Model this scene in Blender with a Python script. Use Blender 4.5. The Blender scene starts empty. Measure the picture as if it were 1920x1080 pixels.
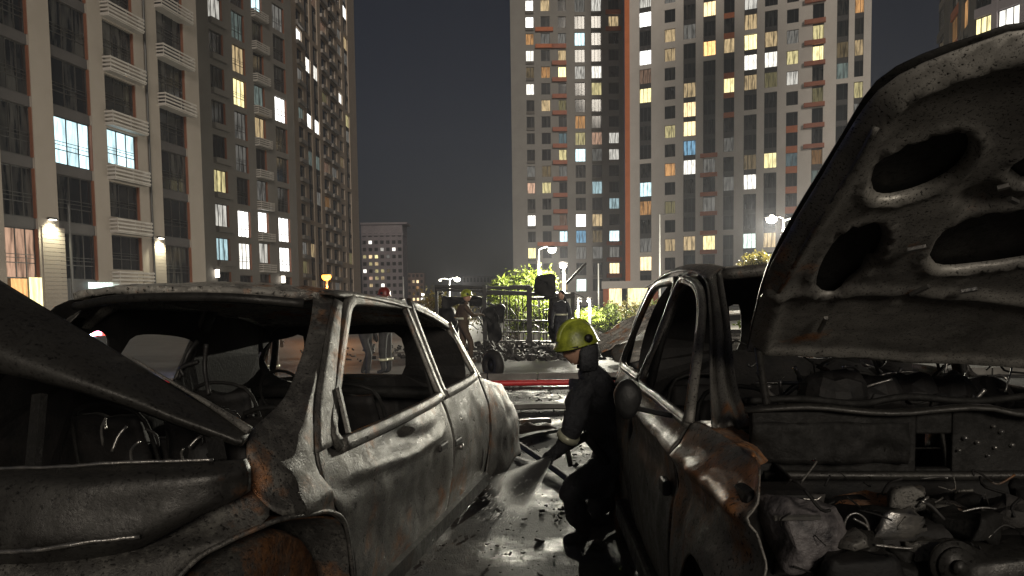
import bpy, bmesh, math, random
from mathutils import Vector, Matrix, noise
from mathutils.geometry import delaunay_2d_cdt
R = math.radians
rnd = random.Random(7)
scn = bpy.context.scene
col = scn.collection

# ------------------------------------------------------------------ camera
FPX, PPX, PPY, CH = 1387.0, 960.0, 643.0, 1.65
CAM = Matrix.Rotation(math.pi/2 - R(3.5), 3, 'X') @ Matrix.Rotation(R(-0.75), 3, 'Z')
cd = bpy.data.cameras.new('camera'); cam = bpy.data.objects.new('camera', cd); col.objects.link(cam)
cam.matrix_world = Matrix.Translation((0, 0, CH)) @ CAM.to_4x4()
cd.sensor_width = 36; cd.lens = 36*FPX/1920; cd.shift_y = (PPY-540)/1920
cd.clip_start = 0.05; cd.clip_end = 3000
scn.camera = cam

# ------------------------------------------------------------------ sky, city glow, exposure
SUN_AZ, SUN_EL = R(168), R(18)          # azimuth clockwise from +Y (behind the camera, to the right)
w = bpy.data.worlds.new('World'); scn.world = w; w.use_nodes = True
nt = w.node_tree; bg = nt.nodes['Background']
sky = nt.nodes.new('ShaderNodeTexSky'); sky.sky_type = 'NISHITA'; sky.sun_disc = False
sky.sun_elevation = SUN_EL; sky.sun_rotation = SUN_AZ; sky.air_density = 1.2; sky.dust_density = 2.5
hs = nt.nodes.new('ShaderNodeHueSaturation'); hs.inputs['Saturation'].default_value = 0.8
nt.links.new(sky.outputs[0], hs.inputs['Color']); tint = nt.nodes.new('ShaderNodeMix'); tint.data_type = 'RGBA'; tint.blend_type = 'MULTIPLY'; tint.inputs[0].default_value = 1; tint.inputs[7].default_value = (.90, .88, 1.12, 1)
nt.links.new(hs.outputs[0], tint.inputs[6]); nt.links.new(tint.outputs[2], bg.inputs[0])
bg.inputs[1].default_value = 0.0027
sd = bpy.data.lights.new('sun', 'SUN'); so = bpy.data.objects.new('sun', sd); col.objects.link(so)
sd.energy = 0.88; sd.angle = R(14); sd.color = (1.0, 0.9, 0.76)
sv = Vector((math.sin(SUN_AZ)*math.cos(SUN_EL), math.cos(SUN_AZ)*math.cos(SUN_EL), math.sin(SUN_EL)))
so.rotation_euler = sv.to_track_quat('Z', 'Y').to_euler(); so.location = (20, -20, 30)
scn.view_settings.view_transform = 'Standard'; scn.view_settings.look = 'None'
scn.view_settings.exposure = 0.62; scn.view_settings.gamma = 1
scn.render.engine = 'CYCLES'
scn.cycles.use_denoising = True
try: scn.cycles.denoiser = 'OPENIMAGEDENOISE'
except Exception: pass
scn.cycles.max_bounces = 6; scn.cycles.diffuse_bounces = 3; scn.cycles.glossy_bounces = 3
scn.cycles.volume_bounces = 0; scn.cycles.sample_clamp_indirect = 4; scn.cycles.use_light_tree = True
scn.cycles.volume_step_rate = 2.0

# ------------------------------------------------------------------ photo pixel -> direction -> place
def ray(x, y): return CAM @ Vector(((x-PPX)/FPX, -(y-PPY)/FPX, -1.0))
def at(x, y, Y):
    d = ray(x, y); return Vector((0, 0, CH)) + d*(Y/d.y)
def gnd(x, y, z=0.0):
    d = ray(x, y); return Vector((0, 0, CH)) + d*((z-CH)/d.z)

# ------------------------------------------------------------------ mesh helpers
class MB:
    def __init__(s): s.v = []; s.f = []
    def add(s, vs, fs):
        n = len(s.v); s.v += [tuple(p) for p in vs]; s.f += [tuple(i+n for i in f) for f in fs]; return s
    def box(s, x0, x1, y0, y1, z0, z1):
        return s.add([(x0,y0,z0),(x1,y0,z0),(x1,y1,z0),(x0,y1,z0),(x0,y0,z1),(x1,y0,z1),(x1,y1,z1),(x0,y1,z1)],
                     [(0,3,2,1),(4,5,6,7),(0,1,5,4),(1,2,6,5),(2,3,7,6),(3,0,4,7)])
    def grid(s, rows, closed=False):
        m, n = len(rows), len(rows[0]); vs = [p for r in rows for p in r]; fs = []
        for i in range(m-1):
            for j in range(n if closed else n-1):
                k = (j+1) % n; fs.append((i*n+j, i*n+k, (i+1)*n+k, (i+1)*n+j))
        return s.add(vs, fs)
    def tube(s, pts, rad, n=8, cap=True, jag=0.0):
        pts = [Vector(p) for p in pts]; rows = []
        prev = None
        for i, p in enumerate(pts):
            t = (pts[min(i+1, len(pts)-1)] - pts[max(i-1, 0)]).normalized()
            a = Vector((0, 0, 1)) if abs(t.z) < .9 else Vector((1, 0, 0))
            if prev is not None: a = prev
            b = t.cross(a).normalized(); a = b.cross(t).normalized(); prev = a
            r_ = rad[i] if isinstance(rad, (list, tuple)) else rad
            rows.append([p + (a*math.cos(2*math.pi*k/n) + b*math.sin(2*math.pi*k/n))*r_*(1+jag*rnd.uniform(-1, 1)) for k in range(n)])
        s.grid(rows, True)
        if cap:
            m = len(s.v); s.f.append(tuple(m-n+k for k in range(n))); q = m-n*len(pts); s.f.append(tuple(q+n-1-k for k in range(n)))
        return s
    def ribbon(s, pts, wdir, w, th, tdir=None):
        """flat bar swept along pts; wdir = direction(s) of its width"""
        pts = [Vector(p) for p in pts]; rows = []
        for i, p in enumerate(pts):
            t = (pts[min(i+1, len(pts)-1)] - pts[max(i-1, 0)]).normalized()
            nrm = Vector(wdir); b = t.cross(nrm).normalized(); nrm = b.cross(t).normalized()
            ww = w[i] if isinstance(w, (list, tuple)) else w
            rows.append([p + b*(ww/2)*x + nrm*(th/2)*y for x, y in ((-1,-.4),(-.7,1),(.7,1),(1,-.4),(.6,-1),(-.6,-1))])
        s.grid(rows, True); n = 6; m = len(s.v); s.f.append(tuple(m-n+k for k in range(n))); q = m-n*len(pts); s.f.append(tuple(q+n-1-k for k in range(n)))
        return s
    def build(s, name, mat, parent=None, smooth=False, solid=0.0, bevel=0.0, sub=0):
        me = bpy.data.meshes.new(name); me.from_pydata(s.v, [], s.f); me.validate(); me.update()
        return link(name, me, mat, parent, smooth, solid, bevel, sub)
def link(name, me, mat, parent=None, smooth=False, solid=0.0, bevel=0.0, sub=0):
    o = bpy.data.objects.new(name, me); col.objects.link(o); o.parent = parent
    if mat is not None and not me.materials: me.materials.append(mat)
    if smooth and me.polygons: me.polygons.foreach_set('use_smooth', [True]*len(me.polygons))
    if solid: m = o.modifiers.new('s', 'SOLIDIFY'); m.thickness = solid; m.offset = -1
    if bevel: m = o.modifiers.new('b', 'BEVEL'); m.width = bevel; m.segments = 2; m.limit_method = 'ANGLE'
    if sub: m = o.modifiers.new('d', 'SUBSURF'); m.levels = sub; m.render_levels = sub
    return o
def tag(o, label=None, cat=None, group=None, kind=None):
    if label: o['label'] = label
    if cat: o['category'] = cat
    if group: o['group'] = group
    if kind: o['kind'] = kind
    return o
def empty(name, loc=(0,0,0), rz=0.0, label=None, cat=None, group=None):
    o = bpy.data.objects.new(name, None); col.objects.link(o); o.location = loc; o.rotation_euler = (0, 0, rz)
    o.empty_display_size = .2
    return tag(o, label, cat, group)
def copy_tree(o, parent=None, skip=()):
    c = o.copy(); col.objects.link(c); c.parent = parent
    for ch in o.children:
        if ch.name.split('.')[0] not in skip: copy_tree(ch, c, skip)
    return c
def cr(pts, n):
    """resample a polyline with Catmull-Rom, n points even by length"""
    P = [Vector(p) for p in pts]
    if len(P) == 2: return [P[0].lerp(P[1], i/(n-1)) for i in range(n)]
    E_ = [P[0]*2-P[1]] + P + [P[-1]*2-P[-2]]; d = []
    for i in range(1, len(E_)-2):
        for k in range(12):
            t = k/12; a, b, c, e = E_[i-1], E_[i], E_[i+1], E_[i+2]
            d.append(.5*((2*b)+(-a+c)*t+(2*a-5*b+4*c-e)*t*t+(-a+3*b-3*c+e)*t**3))
    d.append(P[-1]); L = [0]
    for i in range(1, len(d)): L.append(L[-1]+(d[i]-d[i-1]).length)
    out = []; j = 0
    for i in range(n):
        s = L[-1]*i/(n-1)
        while j < len(L)-2 and L[j+1] < s: j += 1
        q = (s-L[j])/max(L[j+1]-L[j], 1e-9); out.append(d[j].lerp(d[j+1], min(max(q, 0), 1)))
    return out
def coons(b, t, l, r, nu, nv):
    B, T, Lc, Rc = cr(b, nu), cr(t, nu), cr(l, nv), cr(r, nv); rows = []
    for j in range(nv):
        y = j/(nv-1); row = []
        for i in range(nu):
            x = i/(nu-1)
            p = B[i]*(1-y)+T[i]*y + Lc[j]*(1-x)+Rc[j]*x - (B[0]*(1-x)*(1-y)+B[-1]*x*(1-y)+T[0]*(1-x)*y+T[-1]*x*y)
            row.append(p)
        rows.append(row)
    return rows
def dent(rows, amp, sc, axis=(1,0,0), seed=0.0, edge=True):
    ax = Vector(axis); m, n = len(rows), len(rows[0])
    for j in range(m):
        for i in range(n):
            p = rows[j][i]
            f = 1.0
            if edge: f = min(1, 4*min(i, n-1-i)/(n-1)) * min(1, 4*min(j, m-1-j)/(m-1))
            q = Vector((p.x*sc+seed, p.y*sc, p.z*sc))
            rows[j][i] = p + ax*amp*f*(noise.noise(q)+.45*noise.noise(q*2.7))
    return rows
def mirror(rows): return [[Vector((-p.x, p.y, p.z)) for p in r][::-1] for r in rows]

# ------------------------------------------------------------------ materials
MATS = {}
def base(name, colr, rough=.6, metal=0.0, spec=.5):
    m = bpy.data.materials.new(name); m.use_nodes = True; b = m.node_tree.nodes['Principled BSDF']
    b.inputs['Base Color'].default_value = (*colr, 1); b.inputs['Roughness'].default_value = rough
    b.inputs['Metallic'].default_value = metal; b.inputs['Specular IOR Level'].default_value = spec
    MATS[name] = m; return m, m.node_tree, b
def nd(t, typ, **kw):
    n = t.nodes.new(typ)
    for k, v in kw.items():
        if k in n.inputs: n.inputs[k].default_value = v
        else: setattr(n, k, v)
    return n
def noise_n(t, scale, detail=6, rough=.6, vec=None):
    n = nd(t, 'ShaderNodeTexNoise', Scale=scale, Detail=detail, Roughness=rough)
    if vec is not None: t.links.new(vec, n.inputs['Vector'])
    return n.outputs['Fac']
def ramp(t, fac, stops):
    r = t.nodes.new('ShaderNodeValToRGB'); t.links.new(fac, r.inputs[0]); e = r.color_ramp.elements
    while len(e) < len(stops): e.new(.5)
    for x, (p, c) in zip(e, stops):
        x.position = p; x.color = (*c, 1) if isinstance(c, tuple) else (c, c, c, 1)
    return r.outputs[0]
def mixc(t, fac, a, b):
    m = t.nodes.new('ShaderNodeMix'); m.data_type = 'RGBA'
    for k, v in ((0, fac), (6, a), (7, b)):
        if isinstance(v, (int, float)): m.inputs[k].default_value = v
        elif isinstance(v, tuple): m.inputs[k].default_value = (*v, 1)
        else: t.links.new(v, m.inputs[k])
    return m.outputs[2]
def bump(t, b, h, strength, dist=.01):
    n = nd(t, 'ShaderNodeBump', Strength=strength, Distance=dist); t.links.new(h, n.inputs['Height']); t.links.new(n.outputs[0], b.inputs['Normal'])
def vary(name, c0, c1, scale=3.0, rough=.6, metal=0, bs=.15, bscale=40, bd=.01, spec=.5):
    m, t, b = base(name, c0, rough, metal, spec); co = nd(t, 'ShaderNodeTexCoord').outputs['Object']
    f = noise_n(t, scale, 8, .65, co); t.links.new(ramp(t, f, [(.35, c0), (.65, c1)]), b.inputs['Base Color'])
    bump(t, b, noise_n(t, bscale, 6, .6, co), bs, bd); return m
def burnt(name, rust=.35, ash=.5, dark=1.0, rough=.42, spk=70.0, flake=.75, bk=.6, metal=.35):
    """fire-bleached sheet steel: soot, matt ash in sharp-edged flakes, orange rust, black specks"""
    m, t, b = base(name, (.05, .05, .05), rough, metal, .4); co = nd(t, 'ShaderNodeTexCoord').outputs['Object']
    big = noise_n(t, 1.6, 5, .6, co); mid = noise_n(t, 7, 9, .72, co); fine = noise_n(t, spk, 5, .7, co); rb = noise_n(t, 2.6, 7, .68, co); fl = noise_n(t, 15, 12, .78, co); sp2 = noise_n(t, 24, 8, .75, co)
    c = mixc(t, ramp(t, big, [(.38, 0.0), (.62, 1.0)]), (.045*dark, .042*dark, .039*dark), (.20*dark*ash*2, .19*dark*ash*2, .17*dark*ash*2))
    c = mixc(t, ramp(t, mid, [(.35, 0.0), (.7, .6)]), c, (.13*dark, .125*dark, .115*dark))
    c = mixc(t, ramp(t, fl, [(.52, 0.0), (.56, flake)]), c, (.24*dark*ash*1.6, .23*dark*ash*1.6, .205*dark*ash*1.6))
    rf = ramp(t, rb, [(.62-.22*rust, 0.0), (.72-.22*rust, 1.0)])
    rr = nd(t, 'ShaderNodeMath', operation='MULTIPLY'); t.links.new(rf, rr.inputs[0]); t.links.new(ramp(t, mid, [(.3, .25), (.55, 1.0)]), rr.inputs[1])
    c = mixc(t, rr.outputs[0], c, mixc(t, ramp(t, fl, [(.4, 0.0), (.6, 1.0)]), (.14*dark, .055*dark, .02*dark), (.30*dark, .135*dark, .05*dark)))
    c = mixc(t, ramp(t, fine, [(.37, 1.0), (.45, 0.0)]), c, (.010, .009, .008)); c = mixc(t, ramp(t, sp2, [(.33, min(.9, flake*1.6)), (.38, 0.0)]), c, (.012, .010, .009)); t.links.new(c, b.inputs['Base Color'])
    ro = ramp(t, fl, [(.35, max(rough-.12, .1)), (.62, rough+.28)]); t.links.new(ro, b.inputs['Roughness'])
    a = nd(t, 'ShaderNodeMath', operation='ADD'); t.links.new(fine, a.inputs[0]); t.links.new(fl, a.inputs[1]); a2 = nd(t, 'ShaderNodeMath', operation='ADD'); t.links.new(a.outputs[0], a2.inputs[0]); t.links.new(mid, a2.inputs[1])
    bump(t, b, a2.outputs[0], bk, .007); return m
burnt('burnt_steel', .36, .58, .98, .32, 105, .4, .5, .5)
burnt('burnt_dark', .05, .22, .42, .34, 70, .3, .25, .4)
burnt('burnt_rusty', 1.0, .5, 1.7, .42)
burnt('burnt_roof', .45, .8, 1.8, .6, 40)
burnt('soot', .0, .12, .2, .55)
burnt('burnt_mid', .38, .45, 1.05, .33, 100, .45, .5, .5)
burnt('fender_rust', .62, .62, 1.5, .32, 70, .5, .4, .45)
burnt('wheel_rust', .8, .35, .62, .5)
burnt('bumper_steel', .18, .4, .8, .40)
burnt('hood_inner', .04, .50, 1.75, .40, 150, .2, .2, .4)
vary('char', (.007, .007, .007), (.018, .016, .015), 9, .65, .0, .5, 60, .006, .25)
vary('ash_heap', (.014, .013, .012), (.055, .05, .046), 14, .8, 0, .8, 50)
vary('mirror_plastic', (.006, .006, .006), (.012, .012, .012), 4, .6, 0, .4, 25)
vary('wire_steel', (.18, .18, .18), (.35, .33, .30), 20, .3, .8, .2, 90)
vary('battery_grey', (.02, .018, .02), (.17, .155, .155), 16, .5, .1, 1.0, 30)
vary('wall_pale', (.58, .535, .495), (.65, .605, .565), .35, .85, 0, .08, 30)
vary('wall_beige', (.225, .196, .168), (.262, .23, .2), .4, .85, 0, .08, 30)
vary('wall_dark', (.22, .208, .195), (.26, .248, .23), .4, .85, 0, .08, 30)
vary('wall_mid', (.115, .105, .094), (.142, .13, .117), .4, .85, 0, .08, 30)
vary('wall_far', (.40, .32, .25), (.46, .38, .30), .4, .85, 0, .08, 30)
vary('wall_violet', (.20, .175, .19), (.27, .235, .25), .3, .85, 0, .05, 10)
vary('wall_brick', (.16, .10, .08), (.21, .13, .11), .3, .85, 0, .05, 10)
vary('panel_dark', (.045, .042, .042), (.065, .06, .06), .8, .5, 0, .05, 20)
vary('panel_orange', (.42, .12, .045), (.52, .16, .06), 1.2, .7, 0, .05, 20)
vary('jamb_rust', (.12, .042, .022), (.16, .06, .03), 1.2, .7, 0, .05, 20)
vary('stripe_orange', (.62, .17, .05), (.72, .21, .07), .6, .7, 0, .05, 20)
vary('panel_brick', (.30, .10, .06), (.38, .14, .08), 1.2, .7, 0, .05, 20)
vary('frame_dark', (.025, .024, .024), (.04, .038, .036), 2, .4, 0, .05, 30)
vary('slat_pale', (.30, .275, .25), (.37, .345, .32), 1, .6, 0, .05, 30)
vary('pole_grey', (.30, .30, .29), (.42, .42, .40), 2, .45, .3, .05, 30)
vary('iron_black', (.012, .012, .012), (.03, .028, .026), 6, .5, .4, .4, 50)
vary('bark', (.05, .04, .03), (.10, .08, .06), 8, .9, 0, .6, 25)
vary('coat_dark', (.018, .019, .023), (.050, .052, .058), 7, .7, 0, .9, 22, .03)
vary('coat_tan', (.05, .034, .022), (.10, .066, .043), 6, .8, 0, .4, 35, .02)
vary('coat_grey', (.03, .03, .031), (.06, .06, .06), 6, .8, 0, .4, 35, .02)
vary('skin', (.42, .24, .17), (.50, .30, .21), 9, .5, 0, .1, 80)
vary('helmet_lime', (.10, .12, .012), (.40, .45, .05), 9, .38, 0, .3, 60)
vary('helmet_red', (.14, .02, .015), (.2, .03, .02), 5, .35, 0, .1, 60)
vary('reflective', (.55, .55, .42), (.7, .7, .5), 12, .3, .2, .1, 60)
vary('hose_red', (.42, .015, .02), (.55, .03, .03), 10, .45, 0, .3, 80)
vary('rubber', (.010, .010, .010), (.022, .02, .018), 8, .7, 0, .5, 40)
vary('kerb_stone', (.10, .095, .085), (.18, .17, .155), 5, .75, 0, .5, 30)
vary('metal_sheet', (.20, .17, .12), (.36, .31, .22), 4, .5, .4, .3, 20)

def leafmat(name, c0, c1):
    m, t, b = base(name, c0, .5); oi = nd(t, 'ShaderNodeTexCoord').outputs['Object']
    f = noise_n(t, 3.0, 4, .7, oi); t.links.new(ramp(t, f, [(.3, c0), (.7, c1)]), b.inputs['Base Color'])
    b.inputs['Subsurface Weight'].default_value = 0
    tr = nd(t, 'ShaderNodeBsdfTranslucent'); t.links.new(ramp(t, f, [(.3, c0), (.7, c1)]), tr.inputs['Color'])
    mx = nd(t, 'ShaderNodeMixShader'); mx.inputs[0].default_value = .35
    out = t.nodes['Material Output']; t.links.new(b.outputs[0], mx.inputs[1]); t.links.new(tr.outputs[0], mx.inputs[2]); t.links.new(mx.outputs[0], out.inputs[0])
leafmat('leaf_lime', (.09, .125, .010), (.135, .17, .022))
leafmat('leaf_green', (.05, .075, .012), (.10, .12, .02))
leafmat('leaf_olive', (.06, .06, .015), (.12, .09, .02))

# lit panes: a room's light through curtains; every pane differs by its object's random value
def lit(name, c, s, contrast=.6):
    m = bpy.data.materials.new(name); m.use_nodes = True; t = m.node_tree; t.nodes.clear()
    out = t.nodes.new('ShaderNodeOutputMaterial'); em = t.nodes.new('ShaderNodeEmission'); t.links.new(em.outputs[0], out.inputs[0])
    tc = nd(t, 'ShaderNodeTexCoord'); oi = nd(t, 'ShaderNodeObjectInfo')
    ad = nd(t, 'ShaderNodeVectorMath', operation='ADD'); t.links.new(tc.outputs['Object'], ad.inputs[0])
    k = nd(t, 'ShaderNodeMath', operation='MULTIPLY'); k.inputs[1].default_value = 37.0; t.links.new(oi.outputs['Random'], k.inputs[0])
    cb = nd(t, 'ShaderNodeCombineXYZ'); t.links.new(k.outputs[0], cb.inputs[0]); t.links.new(k.outputs[0], cb.inputs[2]); t.links.new(cb.outputs[0], ad.inputs[1])
    mp = nd(t, 'ShaderNodeMapping'); mp.inputs['Scale'].default_value = (2.6, 1, .35); t.links.new(ad.outputs[0], mp.inputs[0])
    f = noise_n(t, 1.6, 3, .5, mp.outputs[0])
    fold = noise_n(t, 7.0, 2, .5, mp.outputs[0])
    a = nd(t, 'ShaderNodeMath', operation='MULTIPLY'); t.links.new(ramp(t, f, [(.36, 1-contrast), (.56, 1.0)]), a.inputs[0]); t.links.new(ramp(t, fold, [(.3, .78), (.7, 1.08)]), a.inputs[1])
    r2 = nd(t, 'ShaderNodeMapRange'); r2.inputs[3].default_value = .65; r2.inputs[4].default_value = 1.2; t.links.new(oi.outputs['Random'], r2.inputs[0])
    a2 = nd(t, 'ShaderNodeMath', operation='MULTIPLY'); t.links.new(a.outputs[0], a2.inputs[0]); t.links.new(r2.outputs[0], a2.inputs[1])
    a3 = nd(t, 'ShaderNodeMath', operation='MULTIPLY'); a3.inputs[1].default_value = s; t.links.new(a2.outputs[0], a3.inputs[0])
    t.links.new(a3.outputs[0], em.inputs['Strength']); em.inputs['Color'].default_value = (*c, 1)
    m.cycles.emission_sampling = 'NONE'; MATS[name] = m
for n_, c_ in dict(W=(1, .96, .86), Y=(1, .86, .42), H=(1, .74, .40), O=(1, .52, .2), C=(.66, .94, 1), B=(.35, .7, 1), P=(1, .62, .42), G=(.8, 1, .9)).items():
    lit('lit_'+n_, c_, 1.45, .5); lit('mid_'+n_, c_, .5, .7); lit('dim_'+n_, c_, .11, .7)
lit('lit_S', (1, .98, .92), 2.3, .3)
def darkglass():
    m, t, b = base('glass_dark', (.02, .021, .023), .08, 0, .5); oi = nd(t, 'ShaderNodeObjectInfo')
    tc = nd(t, 'ShaderNodeTexCoord'); ad = nd(t, 'ShaderNodeVectorMath', operation='ADD'); t.links.new(tc.outputs['Object'], ad.inputs[0])
    k = nd(t, 'ShaderNodeMath', operation='MULTIPLY'); k.inputs[1].default_value = 53.0; t.links.new(oi.outputs['Random'], k.inputs[0]); t.links.new(k.outputs[0], ad.inputs[1])
    mp = nd(t, 'ShaderNodeMapping'); mp.inputs['Scale'].default_value = (2.2, 1, .3); t.links.new(ad.outputs[0], mp.inputs[0])
    f = noise_n(t, 1.5, 4, .55, mp.outputs[0])
    c1 = ramp(t, f, [(.42, (.012, .013, .015)), (.60, (.06, .058, .055))])
    sel = ramp(t, oi.outputs['Random'], [(.25, 0.0), (.75, 1.0)])
    t.links.new(mixc(t, sel, (.014, .015, .017), c1), b.inputs['Base Color'])
darkglass()
def emit(name, c, s):
    m = bpy.data.materials.new(name); m.use_nodes = True; t = m.node_tree; b = t.nodes['Principled BSDF']
    b.inputs['Base Color'].default_value = (*c, 1); b.inputs['Emission Color'].default_value = (*c, 1); b.inputs['Emission Strength'].default_value = s
    m.cycles.emission_sampling = 'NONE'; MATS[name] = m
emit('lamp_white', (1, .95, .78), 12); emit('lamp_orange', (1, .36, .04), 5); emit('lamp_soft', (1, .93, .8), 4); emit('lamp_blue', (.2, .3, 1), 3); emit('lamp_red', (1, .05, .03), 2)
def asphalt():
    m, t, b = base('asphalt', (.04, .04, .04), .5); co = nd(t, 'ShaderNodeTexCoord').outputs['Object']
    f = noise_n(t, .9, 8, .65, co); g = noise_n(t, 90, 4, .7, co); h = noise_n(t, 5, 8, .7, co)
    t.links.new(mixc(t, ramp(t, h, [(.35, 0.0), (.7, 1.0)]), (.020, .020, .020), (.065, .063, .058)), b.inputs['Base Color'])
    t.links.new(ramp(t, f, [(.36, .22), (.50, .7)]), b.inputs['Roughness'])
    a = nd(t, 'ShaderNodeMath', operation='MULTIPLY'); t.links.new(ramp(t, f, [(.36, .3), (.50, 1.0)]), a.inputs[0])
    s2 = nd(t, 'ShaderNodeMath', operation='ADD'); t.links.new(g, s2.inputs[0]); t.links.new(h, s2.inputs[1]); t.links.new(s2.outputs[0], a.inputs[1])
    bump(t, b, a.outputs[0], .75, .02)
asphalt()
vary('earth', (.03, .028, .022), (.06, .055, .04), .3, .9, 0, .5, 8)
vary('paving', (.035, .032, .028), (.07, .066, .06), 1.2, .6, 0, .4, 20)

# ------------------------------------------------------------------ ground
def sheet(name, x0, x1, y0, y1, z, mat, nx=2, ny=2, wob=0):
    rows = [[Vector((x0+(x1-x0)*i/(nx-1), y0+(y1-y0)*j/(ny-1), z)) for i in range(nx)] for j in range(ny)]
    if wob: rows = dent(rows, wob, .8, (0, 0, 1))
    return tag(MB().grid(rows).build(name, MATS[mat], None, bool(wob)), kind='structure')
sheet('ground', -900, 900, -300, 1600, -.02, 'earth')
sheet('road', -24, 26, -12, 14.6, 0, 'asphalt', 120, 70, .018)
sheet('pavement', -24, 60, 14.75, 100, .03, 'paving', 90, 60, .01)

# ------------------------------------------------------------------ buildings
WCACHE = {}
def window(parent, x, z, w, h, mat, style, ypos=.20, jamb=None, npane=1):
    """frame with mullions (part) and its panes (sub-parts); shared mesh data per size"""
    key = (round(w, 2), round(h, 2), style, npane)
    if key not in WCACHE:
        f = MB(); b = .055
        f.box(-w/2, -w/2+b, 0, .09, 0, h); f.box(w/2-b, w/2, 0, .09, 0, h)
        f.box(-w/2+b, w/2-b, 0, .09, 0, b); f.box(-w/2+b, w/2-b, 0, .09, h-b, h)
        ms = {'two': [.12], 'three': [-.17, .17], 'tall': [-.12, .2], 'one': []}[style]
        for q in ms: f.box(w*q-.03, w*q+.03, .006, .082, b, h-b)
        if style == 'tall': f.box(-w/2+b, w/2-b, .004, .084, h*.30, h*.30+.045); f.box(-w/2+b, w/2-b, -.05, -.02, h*.40, h*.40+.03); f.box(-w/2+b, w/2-b, -.05, -.02, h*.47, h*.47+.03)
        me = bpy.data.meshes.new('window'); me.from_pydata(f.v, [], f.f); me.materials.append(MATS['frame_dark'])
        pm = []; ed = [-w/2+.03] + ([w*q for q in ms] if npane > 1 else []) + [w/2-.03]
        for a, c in zip(ed[:-1], ed[1:]):
            p = MB().box(-(c-a)/2+.002, (c-a)/2-.002, 0, .012, .03, h-.03); m2 = bpy.data.meshes.new('pane'); m2.from_pydata(p.v, [], p.f); m2.materials.append(None); pm.append((m2, (a+c)/2))
        WCACHE[key] = (me, pm)
    me, pm = WCACHE[key]
    o = link('window', me, None, parent); o.location = (x, ypos, z)
    for m2, px in pm:
        p = link('pane', m2, None, o); p.location = (px, .045, 0); p.material_slots[0].link = 'OBJECT'; p.material_slots[0].material = MATS[mat]
    if jamb:
        k = ('jamb', round(h, 2))
        if k not in WCACHE:
            g = MB().box(0, .09, -.16, .06, 0, h); m3 = bpy.data.meshes.new('jamb'); m3.from_pydata(g.v, [], g.f); m3.materials.append(MATS['jamb_rust']); WCACHE[k] = m3
        j = link('jamb', WCACHE[k], None, o); j.location = (w/2+.002, 0, 0)
    return o
def slab(parent, name, x0, x1, y0, y1, z0, z1, mat):
    key = ('slab', name, mat, round(x1-x0, 2), round(y1-y0, 2), round(z1-z0, 2))
    if key not in WCACHE:
        b = MB().box(0, x1-x0, 0, y1-y0, 0, z1-z0); me = bpy.data.meshes.new(name); me.from_pydata(b.v, [], b.f); me.materials.append(MATS[mat]); WCACHE[key] = me
    o = link(name, WCACHE[key], None, parent); o.location = (x0, y0, z0); return o
def basket(parent, x0, x1, z0, h, deep, n, mat, single=True):
    """slatted balcony box in front of a window"""
    key = ('bk', round(x1-x0, 2), round(h, 2), n, mat)
    w_ = x1-x0
    if key not in WCACHE:
        b = MB().box(0, w_, -deep+.05, .3, 0, .06)
        for q in (0.05, w_/2, w_-.09): b.box(q, q+.04, -deep+.045, -deep+.075, .062, h)
        me = bpy.data.meshes.new('balcony'); me.from_pydata(b.v, [], b.f); me.materials.append(MATS[mat])
        s = MB(); sh = h/n*.46; s.box(0, w_, -deep, -deep+.04, 0, sh); s.box(0, .04, -deep+.041, .1, 0, sh); s.box(w_-.04, w_, -deep+.041, .1, 0, sh)
        m2 = bpy.data.meshes.new('slat'); m2.from_pydata(s.v, [], s.f); m2.materials.append(MATS[mat]); WCACHE[key] = (me, m2, sh)
    me, m2, sh = WCACHE[key]
    o = link('balcony', me, None, parent); o.location = (x0, 0, z0)
    for i in range(n):
        s = link('slat', m2, None, o); s.location = (0, 0, h*i/n+.07)
    return o
class Face:
    def __init__(s, P0, P1):
        s.P0 = Vector((P0[0], P0[1], 0)); s.P1 = Vector((P1[0], P1[1], 0)); d = s.P1-s.P0
        s.L = d.length; s.ex = d.normalized(); s.ang = math.atan2(d.y, d.x); s.nrm = Vector((s.ex.y, -s.ex.x, 0))
    def hit(s, px, py):
        d = ray(px, py); o = Vector((0, 0, CH)); t = (s.P0-o).dot(s.nrm)/d.dot(s.nrm); p = o+d*t
        return (p-s.P0).dot(s.ex), p.z
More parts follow.
